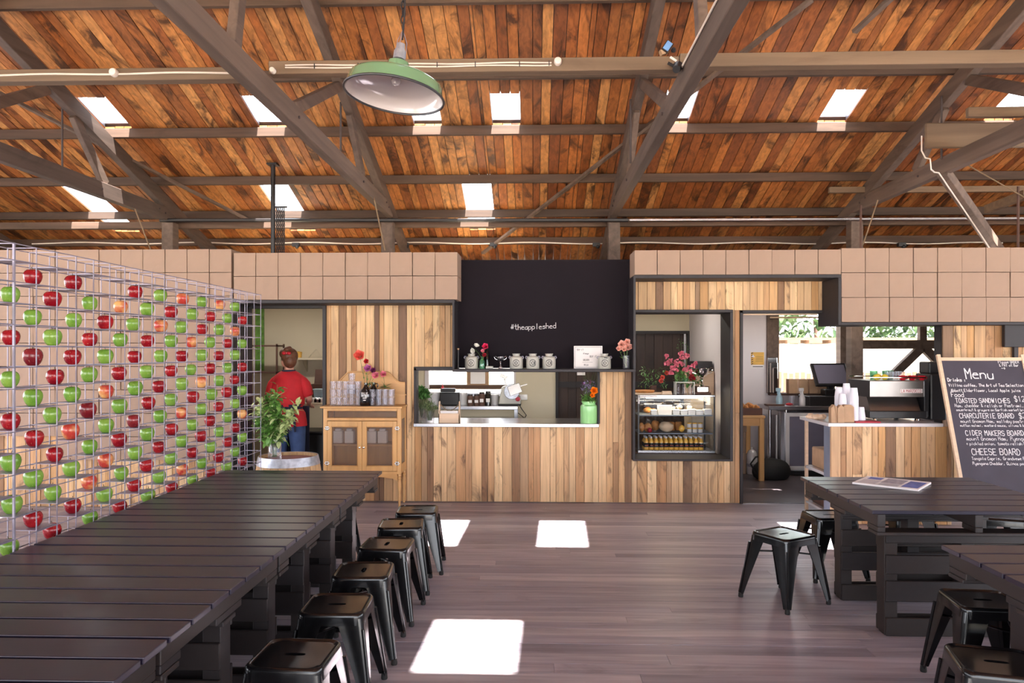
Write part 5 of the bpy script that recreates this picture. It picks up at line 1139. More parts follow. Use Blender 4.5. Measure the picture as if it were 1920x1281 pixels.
# ------------------------------------------------------------------ person, seen from behind
PX_, PY_ = hx(541, 8.75), 8.75
t = thing('person', 'person in red blouse, navy apron and jeans working with back turned, red bow in bun', 'person', (PX_, PY_, 0), 0)
t.rotation_euler = (0, 0, 0)
V = []; E = []; RD = []
def sk(p, r, par=None):
    V.append(p); RD.append(r); i = len(V) - 1
    if par is not None: E.append((par, i))
    return i
pel = sk((0, 0, .93), .13); s1 = sk((0, 0, 1.05), .12, pel); s2 = sk((0, .01, 1.2), .125, s1); s3 = sk((0, .01, 1.34), .10, s2); nk = sk((0, .01, 1.42), .052, s3); hd = sk((0, .02, 1.47), .052, nk); hh_ = sk((0, .025, 1.55), .082, hd); h2 = sk((0, .02, 1.61), .068, hh_)
for s in (-1, 1):
    a = sk((s * .1, 0, .87), .095, pel); k = sk((s * .11, .01, .5), .062, a); an = sk((s * .11, -.02, .1), .04, k); sk((s * .12, .10, .045), .035, an)
    sh = sk((s * .15, .01, 1.33), .046, s3); el = sk((s * .235, .04, 1.11), .042, sh); wr = sk((s * .17, .24, 1.02), .028, el); pm = sk((s * .155, .31, 1.0), .03, wr)
    for j, (dx, l_) in enumerate(((-.03, .07), (-.01, .08), (.01, .075), (.03, .06))):
        f1 = sk((s * .155 + dx * .8, .36, .99), .0095, pm); f2 = sk((s * .155 + dx, .36 + l_ * .5, .975), .009, f1); sk((s * .155 + dx, .36 + l_ * .75, .955), .0075, f2)
    q = sk((s * .155 - s * .035, .31, .99), .011, pm); sk((s * .155 - s * .05, .345, .98), .009, q)
me = bpy.data.meshes.new('body'); me.from_pydata(V, E, []); ob = bpy.data.objects.new('body', me); C.objects.link(ob); ob.parent = t
sm_ = ob.modifiers.new('skin', 'SKIN'); sm_.use_smooth_shade = True
for i, r_ in enumerate(RD): me.skin_vertices[0].data[i].radius = (r_, r_ * (.78 if i < 4 else 1)); me.skin_vertices[0].data[i].use_root = (i == 0)
ss_ = ob.modifiers.new('sub', 'SUBSURF'); ss_.levels = 2; ss_.render_levels = 2; me.materials.append(M['skin'])
# face turned towards the rack: nose, ear, glasses
fx = -.085
m = MB(); m.ball((-.088, .055, 1.545), (.016, .018, .024), 10); m.ball((-.078, .05, 1.505), (.014, .022, .009), 10); m.ball((-.035, .035, 1.53), (.062, .07, .07), 16); m.build('face', 'skin', t, True)
m = MB(); m.ball((-.05, -.035, 1.545), (.012, .02, .032), 10); m.build('ear', 'skin', t, True)
m = MB(); m.tube([(-.05, -.03, 1.565), (-.092, .01, 1.565), (-.105, .05, 1.563)], .003, 5); m.tube([(-.098 + .0, .05 + .022 * math.cos(a), 1.552 + .016 * math.sin(a)) for a in [2 * PI * k / 10 for k in range(11)]], .0028, 5); m.build('glasses', 'blk', t, True)
m = MB(); m.ball((.012, .0, 1.60), (.098, .108, .102), 20); m.ball((.03, -.035, 1.545), (.078, .08, .09), 18); m.ball((-.028, .005, 1.63), (.08, .09, .07), 18); m.ball((.0, -.03, 1.675), (.05, .05, .04), 14); m.ball((.02, -.045, 1.69), (.036, .036, .03), 12)
m.build('hair', 'hair', t, True)
m = MB()
for s in (-1, 1): m.ball((.01 + s * .028, -.105, 1.635), (.028, .014, .02), 12)
m.ball((.01, -.112, 1.635), (.012, .012, .014), 8); m.build('bow', 'redp', t, True)
def loft(m, secs, n=28):
    vs = []
    for cx, cy, z, rx, ry, wob in secs: vs += [(cx + rx * math.cos(2 * PI * k / n) * (1 + wob * math.sin(5 * 2 * PI * k / n + z * 20)), cy + ry * math.sin(2 * PI * k / n) * (1 + wob * math.cos(4 * 2 * PI * k / n + z * 30)), z) for k in range(n)]
    m.add(vs, [(i * n + k, i * n + (k + 1) % n, (i + 1) * n + (k + 1) % n, (i + 1) * n + k) for i in range(len(secs) - 1) for k in range(n)])
m = MB(); loft(m, [(0, 0, .98, .15, .125, .02), (0, 0, 1.04, .185, .15, .05), (0, 0, 1.1, .195, .155, .03), (0, .0, 1.2, .2, .15, .01), (0, .01, 1.3, .195, .135, .01), (0, .01, 1.36, .175, .12, .0), (0, .01, 1.405, .12, .09, 0), (0, .01, 1.43, .07, .07, 0), (0, .01, 1.435, .055, .055, 0)])
for s in (-1, 1):
    q = Matrix.Translation((s * .195, .02, 1.235)) @ Euler((0, s * -.28, 0)).to_matrix().to_4x4(); o_ = MB(); loft(o_, [(0, 0, -.12, .044, .05, .02), (0, 0, -.1, .062, .07, .06), (0, 0, -.03, .07, .08, .03), (0, 0, .04, .066, .078, .01), (-s * .012, 0, .1, .05, .066, 0), (-s * .04, 0, .145, .042, .062, 0), (-s * .075, 0, .168, .02, .03, 0), (-s * .08, 0, .17, .004, .004, 0)], 20)
    m.add([q @ Vector(v) for v in o_.v], o_.f)
m.build('blouse', 'red', t, True)
m = MB(); loft(m, [(0, 0, .78, .222, .185, .03), (0, 0, .84, .215, .178, .03), (0, 0, .93, .195, .162, .01), (0, 0, .99, .155, .13, 0)]); m.v = [v if v[1] > -.09 or v[2] > .9 else v for v in m.v]; m.build('shirt_tail', 'red', t, True)
m = MB(); loft(m, [(0, 0, .975, .163, .137, 0), (0, 0, 1.01, .166, .14, 0), (0, 0, 1.035, .187, .153, 0), (0, 0, 1.03, .16, .13, 0)]); m.tube([(.05, -.16, 1.0), (.12, -.17, .9), (.13, -.16, .72)], [.012, .02, .012], 6); m.tube([(.04, -.16, 1.0), (.06, -.18, .85), (.05, -.17, .7)], [.012, .018, .012], 6)
m.tube([(.07 * math.cos(a), .01 + .07 * math.sin(a), 1.425) for a in [2 * PI * k / 16 for k in range(17)]], .014, 6)
m.prism([(-.2, .45), (.2, .45), (.2, 1.0), (-.2, 1.0)], .15, .165); m.build('apron', 'navy', t, True)
m = MB()
for s in (-1, 1): loft(m, [(s * .11, -.02, .07, .062, .07, .03), (s * .11, 0, .3, .07, .08, .03), (s * .11, .01, .5, .082, .092, .02), (s * .1, 0, .72, .1, .115, .01), (s * .088, 0, .86, .108, .13, 0), (s * .08, 0, .95, .09, .12, 0)], 22)
m.build('jeans', 'denim', t, True)
for s in (-1, 1): m = MB(); m.ball((s * .12, .05, .045), (.05, .13, .045), 14); m.build('shoe', 'blk', t, True)
# ================================================================== CAKE FRIDGE
yfz = 8.52; fz0 = Wb + .022; fl, fr = hx(1196, yfz), hx(1341, yfz); ftop = ZZ(741, 1270, yfz); dpt = .5
t = thing('cake_fridge', 'lit glass display fridge with cakes, jars and juice bottles', 'display fridge', ((fl + fr) / 2, yfz, fz0)); fw = (fr - fl) / 2; H_ = ftop - fz0
m = MB(); m.box(-fw, fw, 0, dpt, -.26 + .262, .035); m.build('base', 'steel', t, bevel=.004)
m = MB(); m.box(-fw, fw, 0, dpt, H_ - .022, H_); m.build('top', 'steel', t, bevel=.003)
m = MB()
for x in (-fw, fw - .016):
    for y in (0, dpt - .016): m.box(x, x + .016, y, y + .016, .035, H_ - .022)
m.build('frame', 'blk', t)
m = MB(); m.box(-fw + .016, fw - .016, .004, .008, .035, H_ - .022); m.build('front_glass', 'glass', t); m = MB(); m.box(-fw + .004, -fw + .008, .016, dpt - .016, .035, H_ - .022); m.box(fw - .008, fw - .004, .016, dpt - .016, .035, H_ - .022); m.build('side_glass', 'glass', t)
zsA, zsB = ZZ(779, 1270, yfz) - fz0, ZZ(813, 1270, yfz) - fz0
for z in (zsA, zsB): m = MB(); m.box(-fw + .02, fw - .02, .03, dpt - .03, z - .012, z); m.build('shelf', 'bluegrey', t)
m = MB(); m.box(-fw + .1, fw - .2, .03, .06, H_ - .04, H_ - .025); lt = m.build('light_tube', 'led', t); l_ = bpy.data.lights.new('tube', 'AREA'); l_.shape = 'RECTANGLE'; l_.size = .55; l_.size_y = .02; l_.energy = 5; l_.color = (1, .86, .6); l_ = bpy.data.objects.new('tube', l_); C.objects.link(l_); l_.parent = lt; l_.location = (0, .06, H_ - .045); l_.rotation_euler = (.35, 0, 0)
m = MB(); m.box(-fw + .02, fw - .02, dpt - .012, dpt - .008, .04, H_ - .03); m.build('rear_panel', 'glass', t)
m = MB(); m.box(-fw + .01, -fw + .22, -.003, -.001, H_ - .028, H_ - .004); m.box(-fw + .002, -fw + .02, -.003, -.001, H_ - .1, H_ - .002); m.build('price_strip', 'paper', t)
fx_ = lambda px: hx(px, yfz)
stand = MB(); stand.box(fl - .01, fr + .02, yfz - .05, yfz + dpt + .02, Wb - .12, fz0 + .0); stand.box(fl, fr, yfz, yfz + dpt, 0, Wb - .12)
tag(stand.build('fridge_stand', 'choc'), 'dark bench inside the opening that carries the display fridge', 'bench')
fl_ = lambda z: fz0 + z
def bottle(): 
    o = MB(); o.lathe([(0, 0), (.026, 0), (.028, .004), (.028, .085), (.022, .105), (.011, .12), (.011, .13), (0, .13)], (0, 0, 0), 14); b = o.build('juice_bottle', 'juice', smooth=True)
    l = MB(); l.lathe([(.0285, .03), (.0285, .078)], (0, 0, 0), 14); l.build('label', 'blacklab', b, True); c = MB(); c.lathe([(.0125, .13), (.0125, .15), (0, .15)], (0, 0, 0), 12); c.build('cap', 'ceramic', b, True)
    d = MB()
    for a in (-.5, .0, .5): d.ball((.029 * math.sin(a), -.029 * math.cos(a), .05), (.005, .003, .005), 6)
    d.build('fruit_print', 'coral', b); return b
b0 = bottle(); n = 0
for j in range(3):
    for i in range(12):
        loc = (fx_(1213) + i * .0565, yfz + .05 + j * .07, fl_(.037)); lab = 'yellow juice bottle with black label, %s along, %s rank in the display fridge' % (ORD[i], ['front', 'second', 'rear'][j])
        if n == 0: b0.location = loc; tag(b0, lab, 'bottle', 'juice bottles in the display fridge')
        else: q = dup(b0, loc, R.uniform(-.3, .3), lab, 'juice bottles in the display fridge'); q['category'] = 'bottle'
        n += 1
jr = None
for i in range(3):
    for k in range(2):
        loc = (fx_(1296) + i * .062, yfz + .1, fl_(zsB) + .001 + k * .058)
        if jr is None:
            m = MB(); m.lathe([(0, 0), (.026, 0), (.028, .005), (.028, .04), (0, .042)], (0, 0, 0), 14); jr = m.build('small_jar', 'ceramic', smooth=True); l = MB(); l.lathe([(.027, .042), (.027, .055), (0, .055)], (0, 0, 0), 14); l.build('lid', 'yellow', jr, True); o = jr; o.location = loc
        else: o = dup(jr, loc, 0)
        tag(o, 'small white jar with gold lid, %s pile, %s on the middle fridge shelf' % (ORD[i], ['bottom', 'top'][k]), 'jar', 'small jars in the display fridge')
def lump(name, mat, px, z, r, l, cat, dy=.15, n=16, seed=0):
    m = MB(); m.ball((0, 0, r[2]), r, n); rn = random.Random(seed)
    m.v = [tuple(Vector(v) * (1 + .12 * noise.noise(Vector(v) * 25 + Vector((seed, 0, 0))))) for v in m.v]
    z0_ = min(v[2] for v in m.v); m.v = [(v[0], v[1], v[2] - z0_) for v in m.v]
    return tag(m.build(name, mat, smooth=True, loc=(fx_(px), yfz + dy, fl_(z) + .001)), l, cat)
lump('wrapped_loaf', 'palepine', 1254, zsB, (.085, .06, .06), 'cellophane-wrapped loaf on the middle fridge shelf', 'bread', seed=3); lump('bread_loaf', 'bread', 1237, zsB, (.05, .07, .06), 'brown loaf end beside the wrapped loaf', 'bread', .3, seed=4)
lump('pastry', 'bread', 1218, zsB, (.05, .05, .05), 'brown pastry near the end of the middle fridge shelf', 'pastry', seed=5); lump('pastry', 'bread', 1207, zsB, (.03, .05, .055), 'tall pastry against the fridge side on the middle shelf', 'pastry', seed=6)
lump('salami', 'crim', 1220, zsB, (.028, .028, .03), 'dark red salami end in front of the pastries', 'salami', .07, seed=9); lump('butter_pat', 'juice', 1283, zsB, (.036, .036, .04), 'round yellow butter beside the small jars', 'butter', seed=7)
for i, px in enumerate((1269, 1280)):
    m = MB(); m.lathe([(0, 0), (.04, 0), (.042, .01), (.042, .09), (.03, .1), (0, .1)], (0, 0, 0), 14); tag(m.build('preserve_jar', 'bread', smooth=True, loc=(fx_(px) + .02 * i, yfz + .35, fl_(zsB) + .001)), 'brown jar at the back of the middle fridge shelf, ' + ['beside the wrapped loaf', 'behind the butter'][i], 'jar', 'brown jars in the display fridge')
for i, (px, w_, h_) in enumerate(((1228, .07, .05), (1249, .16, .1), (1270, .08, .055), (1285, .08, .05), (1299, .09, .06), (1314, .09, .05), (1330, .09, .06))):
    m = MB(); m.prism([(-w_ / 2 * .9, 0), (w_ / 2 * .9, 0), (w_ / 2, h_), (-w_ / 2, h_)], -.04, .04); m.box(-w_ / 2, w_ / 2, -.042, .042, h_, h_ + .006)
    tag(m.build('food_tub', 'ceramic' if i != 1 else 'paper', bevel=.003, loc=(fx_(px), yfz + .1, fl_(zsA) + .001)), 'white food tub on the top fridge shelf, %s along' % ORD[i], 'tub', 'white tubs in the display fridge')
for i, (px, r_) in enumerate(((1277, .036), (1266, .022), (1296, .03), (1222, .05), (1233, .04))):
    o = lump('pastry', 'palepine' if i < 3 else 'bread', px, zsA + (.062 if i < 3 else .0), (r_, r_, r_ * .7), ['pale round roll on the white tubs in the fridge', 'small pale roll beside the round roll', 'flat pale roll over the tubs near the fridge side', 'golden pastry at the back of the top fridge shelf', 'second golden pastry at the back of the top shelf'][i], 'pastry', .1 if i < 3 else .3, seed=10 + i)
# on top of the fridge
ft = fz0 + H_ + .001
m = MB(); m.lathe([(0, 0), (.1, 0), (.115, .02), (.108, .028), (0, .02)], (0, 0, 0), 24); tag(m.build('tart', 'bread', smooth=True, loc=(fx_(1214), yfz + .2, ft + .018)), 'brown fruit tart on a board above the fridge', 'tart')
m = MB(); m.box(-.18, .28, -.12, .12, 0, .016); tag(m.build('cake_board', 'palepine', bevel=.003, loc=(fx_(1214), yfz + .2, ft)), 'pale board under the tart on top of the fridge', 'board')
m = MB(); m.box(-.06, .06, -.05, .05, 0, .02); tag(m.build('cloth', 'redp', loc=(fx_(1196) + .05, yfz + .42, ft)), 'folded red cloth at the corner of the fridge top', 'cloth')
m = MB(); m.prism([(-.06, 0), (.06, 0), (.05, .04), (-.05, .04)], -.03, .03); tag(m.build('label_block', 'palepine', bevel=.003, loc=(fx_(1252), yfz + .07, ft)), 'small wooden sign block on the fridge top', 'sign')
t = thing('vase_stand', 'glass-sided crate of vases holding pink geraniums on the fridge', 'vase', (fx_(1287), yfz + .12, ft)); o = t.location
m = MB()
for x in (-.11, .1):
    for y in (-.05, .04): m.box(x, x + .01, y, y + .01, 0, .14)
m.box(-.112, .112, -.052, .052, .135, .145); m.build('frame', 'stone', t)
for dx in (-.07, 0.0, .07): m = MB(); m.lathe([(0, 0), (.026, 0), (.028, .01), (.026, .1), (.02, .12), (.018, .12), (0, .02)], (dx, 0, .001), 14); m.build('bottle', 'tumbler', t, True)
m = MB(); m.lathe([(0, .146), (.03, .146), (.032, .185), (.02, .19), (0, .19)], (.01, 0, 0), 14); m.build('green_pot', 'greenglass', t, True)
PKS = [(1250, 668), (1257, 677), (1250, 680), (1270, 678), (1268, 684), (1280, 670), (1288, 664), (1286, 668), (1280, 684), (1284, 692), (1292, 690), (1300, 686), (1303, 682), (1258, 697), (1268, 695), (1296, 700), (1278, 664), (1262, 690)]
sm = MB(); lf = MB(); pm_ = MB()
for px, py in PKS:
    p = Vector(rel(px, py, yfz + .1 + R.uniform(-.05, .05), o)); sm.tube([(R.uniform(-.05, .05), 0, .12), p], .002, 4)
    for k in range(7): rose(pm_, p + rv(.022), .02, rv() + Vector((0, -.6, .3)))
for k in range(60): leaf(lf, Vector((R.uniform(-.1, .13), R.uniform(-.05, .05), R.uniform(.14, .26))), rv() + Vector((0, -.2, .3)), .06, .04, tone=R.random())
for px, py in ((1276, 640), (1284, 645), (1290, 650), (1272, 650)):
    p = Vector(rel(px, py, yfz + .1, o)); sm.tube([(0, 0, .15), p], .0015, 4)
    for k in range(8): leaf(lf, p + rv(.03), rv(), .018, .012)
sm.build('stem', 'stem', t); lf.build('leaves', 'leafd', t, True); pm_.build('blossom', 'pink', t, True)
t = thing('flower_bouquet', 'dark bouquet with coral blooms behind the fridge top', 'flowers', (fx_(1235), yfz + .42, ft)); o = t.location
m = MB(); m.lathe([(0, 0), (.04, 0), (.045, .09), (.04, .09), (0, .02)], (0, 0, 0), 14); m.build('pot', 'choc', t, True); lf = MB(); cr = MB()
for k in range(130): leaf(lf, Vector((R.uniform(-.16, .16), R.uniform(-.05, .05), R.uniform(.08, .3))), rv() + Vector((0, 0, .3)), .05, .015, tone=R.random())
for px, py in ((1239, 715), (1242, 708), (1250, 700)): rose(cr, rel(px, py, yfz + .35, o), .03)
lf.build('leaves', 'leafd', t, True); cr.build('blossom', 'coral', t, True)
cup(1316, yfz + .14, ft + .055, 1.8, 'large silver trophy cup on a dark plinth on the fridge', 'chrome', True, 1)
m = MB(); rose(m, (0, 0, 0), .045); 
for k in range(14): leaf(m, rv(.03), rv(), .05, .04)
t = thing('flower', 'deep red rose head with green leaves beside the trophy', 'flower', (fx_(1301), yfz + .1, ft + .19)); m = MB(); rose(m, (0, 0, 0), .045); m.build('petals', 'crim', t, True); m = MB()
for k in range(30): leaf(m, Vector((R.uniform(-.06, .13), R.uniform(0, .04), R.uniform(-.08, -.03))), rv() + Vector((0, -.3, 0)), .05, .04)
m.build('leaves', 'leafd', t, True)
# behind the fridge: shelf unit with dark box
zq = ZZ(696, 1330, 9.2)
m = MB(); m.box(1.9, 2.18, 9.1, 9.5, 0, zq); m.box(1.89, 2.185, 9.09, 9.5, zq * .72, zq * .74); tag(m.build('drawer_unit', 'palepine', bevel=.004), 'pale timber drawer unit behind the trophy cup', 'drawers')
m = MB(); m.box(1.95, 2.17, 9.15, 9.45, zq + .001, zq + .12); m.box(1.99, 2.13, 9.13, 9.15, zq + .03, zq + .08); tag(m.build('radio', 'blk', bevel=.006), 'black radio on the pale drawer unit', 'radio')
# ================================================================== BAR
yq = 7.2; zct = ZZ(794, 1660, yq); bxl = XX(1553, yq); bxr = XX(1769, yq)
t = thing('bar_counter', 'timber-clad coffee counter with a white top and open end shelves', 'counter', (bxl, yq, 0))
bwid = bxr - bxl
m = MB(); m.box(0, bwid, 0, .77, zct - .033, zct); m.build('counter_top', 'ceramic', t, bevel=.003)
m = MB(); boards(m, .035, bwid + .09, .004, zct - .034, .03); m.build('cladding', 'clad', t, bevel=.0015)
m = MB(); m.box(.035, bwid + .05, .054, .075, 0, zct - .034); m.box(.035, .06, .076, .2, 0, zct - .034); m.box(bwid, bwid + .05, .08, .7, 0, zct - .034); m.build('carcass', 'bluegrey', t)
m = MB(); m.box(.035, .06, .68, .72, 0, zct - .034); m.build('end_post', 'palepine', t); m = MB(); m.box(.035, .5, .2, .7, .44, .47); m.box(.035, .5, .2, .7, .08, .1); m.build('shelf', 'ceramic', t)
m = MB(); m.box(0, .35, 0, .4, 0, .2); tag(m.build('storage_basket', 'kraft', bevel=.01, loc=(bxl + .08, yq + .24, .471)), 'brown bag standing in the open end of the counter', 'bag')
m = MB(); m.box(0, .35, 0, .4, 0, .25); tag(m.build('storage_basket', 'choc', bevel=.01, loc=(bxl + .08, yq + .24, .101)), 'brown basket on the lower end shelf of the counter', 'basket')
# espresso machine
ye = 7.5; ex0, ex1 = XX(1631, ye), XX(1741, ye); ez = zct + .001
t = thing('espresso_machine', 'steel espresso machine with a white name plate on the bar', 'coffee machine', ((ex0 + ex1) / 2, ye, ez)); ew = (ex1 - ex0) / 2
zE = lambda py: ZZ(py, 1680, ye) - ez
m = MB(); m.box(-ew, ew - .04, 0, .5, zE(745), zE(714)); m.build('panel', 'machine', t, bevel=.006, seg=2)
m = MB(); m.box(-ew - .005, -ew + .0, 0, .5, zE(745), zE(714)); m.build('side_panel', 'blk', t, bevel=.004); m = MB(); m.box(ew - .04, ew, 0, .5, zE(782), zE(714)); m.build('side_panel', 'blk', t, bevel=.004)
m = MB(); m.prism([(.03, zE(772)), (.42, zE(772)), (.42, zE(745)), (.12, zE(745))], -ew + .02, ew - .06, .5, 'yz'); m.build('back_splash', 'machine', t)
m = MB(); m.box(-ew - .01, ew - .02, -.02, .5, zE(784.5), zE(771)); m.build('base', 'blk', t, bevel=.006, seg=2)
m = MB()
for x in (-ew + .06, ew - .1):
    for y in (.03, .45): m.lathe([(0, 0), (.022, 0), (.018, zE(784.5)), (0, zE(784.5))], (x, y, 0), 12)
m.build('foot', 'chrome', t, True)
m = MB(); m.box(ew - .28, ew - .06, -.004, -.001, zE(737), zE(729.5)); m.build('name_plate', 'paper', t)
m = MB(); wd = write(MB(), 'LA MARZOCCO', (0, 0, 0), (1, 0, 0), (0, 0, 1), 1); write(m, 'LA MARZOCCO', (ew - .268, -.004, zE(736)), (1, 0, 0), (0, 0, 1), .2 / wd, .0035); m.build('lettering', 'crim', t)
m = MB()
for a, b in (((-ew, 0), (ew - .02, 0)), ((-ew, .48), (ew - .02, .48))): m.tube([(a[0], a[1] + .01, zE(714) + .03), (b[0], b[1] + .01, zE(714) + .03)], .005)
m.build('cup_rail', 'chrome', t)
zt_ = ez + zE(714) + .002
m = MB(); m.box(0, .16, 0, .3, 0, .46); m.cbox((.08, .15, .52), (.14, .2, .12)); tag(m.build('coffee_grinder', 'blk', bevel=.015, seg=2, loc=(ex1 + .03, ye + .02, ez)), 'black coffee grinder beside the espresso machine', 'grinder')
def small(name, mat, px, py, Y, prof, l, cat, grp=None, n=14): 
    m = MB(); m.lathe(prof, (0, 0, 0), n); p = at(px, py, Y); return tag(m.build(name, mat, smooth=True, loc=(p.x, Y, zt_)), l, cat, grp)
for i, (px, mt) in enumerate(((1617.5, 'lemon'), (1633, 'lemon'), (1626, 'lemon'))):
    px += 26; m = MB(); m.ball((0, 0, .03), (.034, .03, .03), 14); m.ball((0, 0, .03), (.042, .012, .012), 10); tag(m.build('lemon', 'lemon', smooth=True, loc=(XX(px, ye + .1), ye + .1 + .07 * (i == 2), zt_)), 'yellow lemon on top of the espresso machine, ' + ['beside the green glasses', 'next to the clear glasses', 'behind the other two'][i], 'lemon', 'lemons on the espresso machine')
for i, px in enumerate((1638, 1661, 1668)): small('tumbler', 'greenglass', px, 700, ye + .2 + .08 * i, [(0, 0), (.032, 0), (.038, .09), (.035, .09), (.03, .006), (0, .006)], 'green glass on top of the espresso machine, ' + ['behind the lemons', 'beside the clear glasses', 'at the back edge'][i], 'glass', 'green glasses on the espresso machine')
for i in range(6): small('tumbler', 'tumbler', 1664 + 5.2 * i, 700, ye + .1 + .09 * (i % 2), [(0, 0), (.022, 0), (.028, .085), (.026, .085), (.02, .006), (0, .006)], 'clear glass on the espresso machine, %s from the lemons' % ORD[i], 'glass', 'clear glasses on the espresso machine')
rc = None
for i in range(5):
    m = MB(); m.lathe([(0, 0), (.02, 0), (.035, .03), (.038, .045), (.035, .045), (.03, .02), (0, .006)], (0, 0, 0), 16); o = m.build('coffee_cup', 'redp', smooth=True, loc=(XX(1692 + 9 * i, ye + .08), ye + .08 + .08 * (i % 2), zt_)); tag(o, 'red coffee cup on the espresso machine, %s from the clear glasses' % ORD[i], 'cup', 'red cups on the espresso machine')
    h_ = MB(); h_.tube([(.034, 0, .036), (.052, 0, .03), (.048, 0, .015), (.03, 0, .014)], .004, 6); h_.build('handle', 'redp', o, True)
# paper cups in stacks
def cups(px, Y, n, l):
    t = thing('paper_cup_stack', l, 'cups', (XX(px, Y), Y, zct + .001), 0, 'stacks of white paper cups')
    for k in range(n):
        m = MB(); z = k * .012 + (n > 6) * 0; z = k * .019; m.lathe([(0, z + .1), (.03, z + .1), (.042, z + .004), (.044, z), (.04, z + .002), (.028, z + .096), (0, z + .096)], (0, 0, 0), 18); m.build('cup', 'cup', t, True)
cups(1601, 7.36, 13, 'tallest stack of white paper cups beside the espresso machine'); cups(1587, 7.5, 15, 'stack of white paper cups in the middle of the group'); cups(1573, 7.5, 13, 'stack of white paper cups behind the paper bag'); cups(1580, 7.40, 10, 'shorter stack of paper cups just behind the bag'); cups(1614, 7.42, 3, 'low stack of paper cups next to the machine')
t = thing('paper_bag', 'folded brown paper bags standing on the bar', 'bag', (XX(1578, 7.27), 7.27, zct + .001))
a = (XX(1600, 7.27) - XX(1555, 7.27)) / 2
for k, (x0_, x1_, y_) in enumerate(((-a, -a * .45, .0), (-a * .5, a * .1, -.012), (-a * .1, a, .005))):
    m = MB(); m.prism([(x0_ + .004, 0), (x1_, 0), (x1_ - .004, .15), (x1_ - .03, .17), (x0_ + .035, .172), (x0_ + .004, .14)], y_ - .03, y_ + .035); m.build('bag_fold', 'kraft', t, bevel=.008, seg=2)
m = MB(); rn = random.Random(3)
for k in range(5): m.ball((rn.uniform(-.06, .06), rn.uniform(-.05, .05), .03), (.05, .035, .028), 12)
m.v = [tuple(Vector(v) * (1 + .25 * noise.noise(Vector(v) * 30))) for v in m.v]; zm = min(v[2] for v in m.v); m.v = [(v[0], v[1], v[2] - zm) for v in m.v]
tag(m.build('wrapped_pastry', 'palepine', smooth=True, loc=(XX(1534, 7.6), 7.6, zct + .001)), 'crumpled paper with pastry at the corner of the bar', 'pastry')
m = MB(); m.box(-.12, .12, -.07, .07, 0, .012); tag(m.build('tray', 'crim', bevel=.003, loc=(XX(1622, 7.3), 7.3, zct + .001)), 'small flat tray in front of the espresso machine', 'tray')
# rear bench and till
yr = 10.0; zr_ = ZZ(762, 1500, yr)
t = thing('steel_bench', 'stainless steel bench under the large window in the bar', 'bench', (0, yr, 0)); m = MB(); m.box(XX(1441, yr), XX(1700, yr), 0, BK - yr - .12, zr_ - .05, zr_); m.build('bench_top', 'steel', t, bevel=.004)
for px in (1443, 1474, 1690):
    for y in (.03, .42): m = MB(); x = XX(px, yr); m.tube([(x + .02, y + .02, 0), (x + .02, y + .02, zr_ - .05)], .02, 10); m.build('leg', 'steel', t, True)
t = thing('bar_fridge', 'steel bar fridge with a glass door under the bench', 'fridge', (XX(1503, 10.0), 10.02, .06)); w_ = .26; h_ = zr_ - .13
m = MB(); m.box(-w_, w_ + .3, .03, .45, 0, h_); m.build('body', 'steel', t, bevel=.005)
dr = MB(); 
for a_, b_, c_, d_ in ((-w_ + .06, -w_ + .11, .02, h_ - .02), (w_ + .1, w_ + .15, .02, h_ - .02), (-w_ + .11, w_ + .1, .02, .07), (-w_ + .11, w_ + .1, h_ - .07, h_ - .02)): dr.box(a_, b_, 0, .03, c_, d_)
do = dr.build('door', 'ceramic', t, bevel=.003); m = MB(); m.box(-w_ + .11, w_ + .1, .01, .02, .07, h_ - .07); m.build('pane', 'screen', do)
m = MB(); m.box(-w_, w_ + .3, .06, .5, -.058, -.001); m.build('foot', 'blk', t)
t = thing('till_screen', 'black point of sale till with a tilted screen', 'till', (XX(1568, 10.05), 10.05, zr_ + .001)); 
m = MB(); m.box(-.36, .28, -.02, .4, 0, .13); m.build('cash_drawer', 'blk', t, bevel=.008); m = MB(); m.cbox((0, .2, .17), (.2, .18, .09)); m.cbox((0, .2, .26), (.08, .06, .12)); m.build('stand', 'blk', t, bevel=.01)
q = Matrix.Translation((-.02, .12, .42)) @ Euler((-.5, .0, .15)).to_matrix().to_4x4(); m = MB(); m.box(-.25, .25, -.0, .04, -.17, .17, .5, q); m.build('monitor', 'blk', t, bevel=.008); m = MB(); m.box(-.215, .215, -.003, -.001, -.14, .14, .5, q); m.build('screen', 'screen', t)
for px, l, mt in ((1504, 'white spray bottle on the steel bench', 'ceramic'), (1461, 'pale spray bottle on the bench near the window jamb', 'blue')):
    t = thing('spray_bottle', l, 'bottle', (XX(px, 10.12), 10.12, zr_ + .001), 0, 'spray bottles'); m = MB(); m.lathe([(0, 0), (.04, 0), (.043, .01), (.042, .1), (.018, .16), (.014, .19), (0, .19)], (0, 0, 0), 16); m.build('body', mt, t, True); m = MB(); m.box(-.045, .02, -.012, .012, .19, .235); m.box(-.03, -.018, -.006, .006, .15, .19); m.build('trigger', mt, t, bevel=.004)
for i, px in enumerate((1484, 1490)):
    m = MB(); m.lathe([(0, 0), (.03, 0), (.036, .13), (.033, .13), (.028, .006), (0, .006)], (0, 0, 0), 14); tag(m.build('tumbler', 'tumbler', smooth=True, loc=(XX(px, 10.05), 10.05 + .09 * i, zr_ + .001)), 'clear glass on the steel bench, ' + ['front one', 'rear one'][i] + ' beside the spray bottle', 'glass', 'glasses on the rear bench')
m = MB(); m.box(-.12, .12, -.06, .06, 0, .02); tag(m.build('chopping_board', 'choc', bevel=.003, loc=(XX(1452, 10.12), 10.12, zr_ + .001)), 'brown board at the end of the steel bench', 'board')
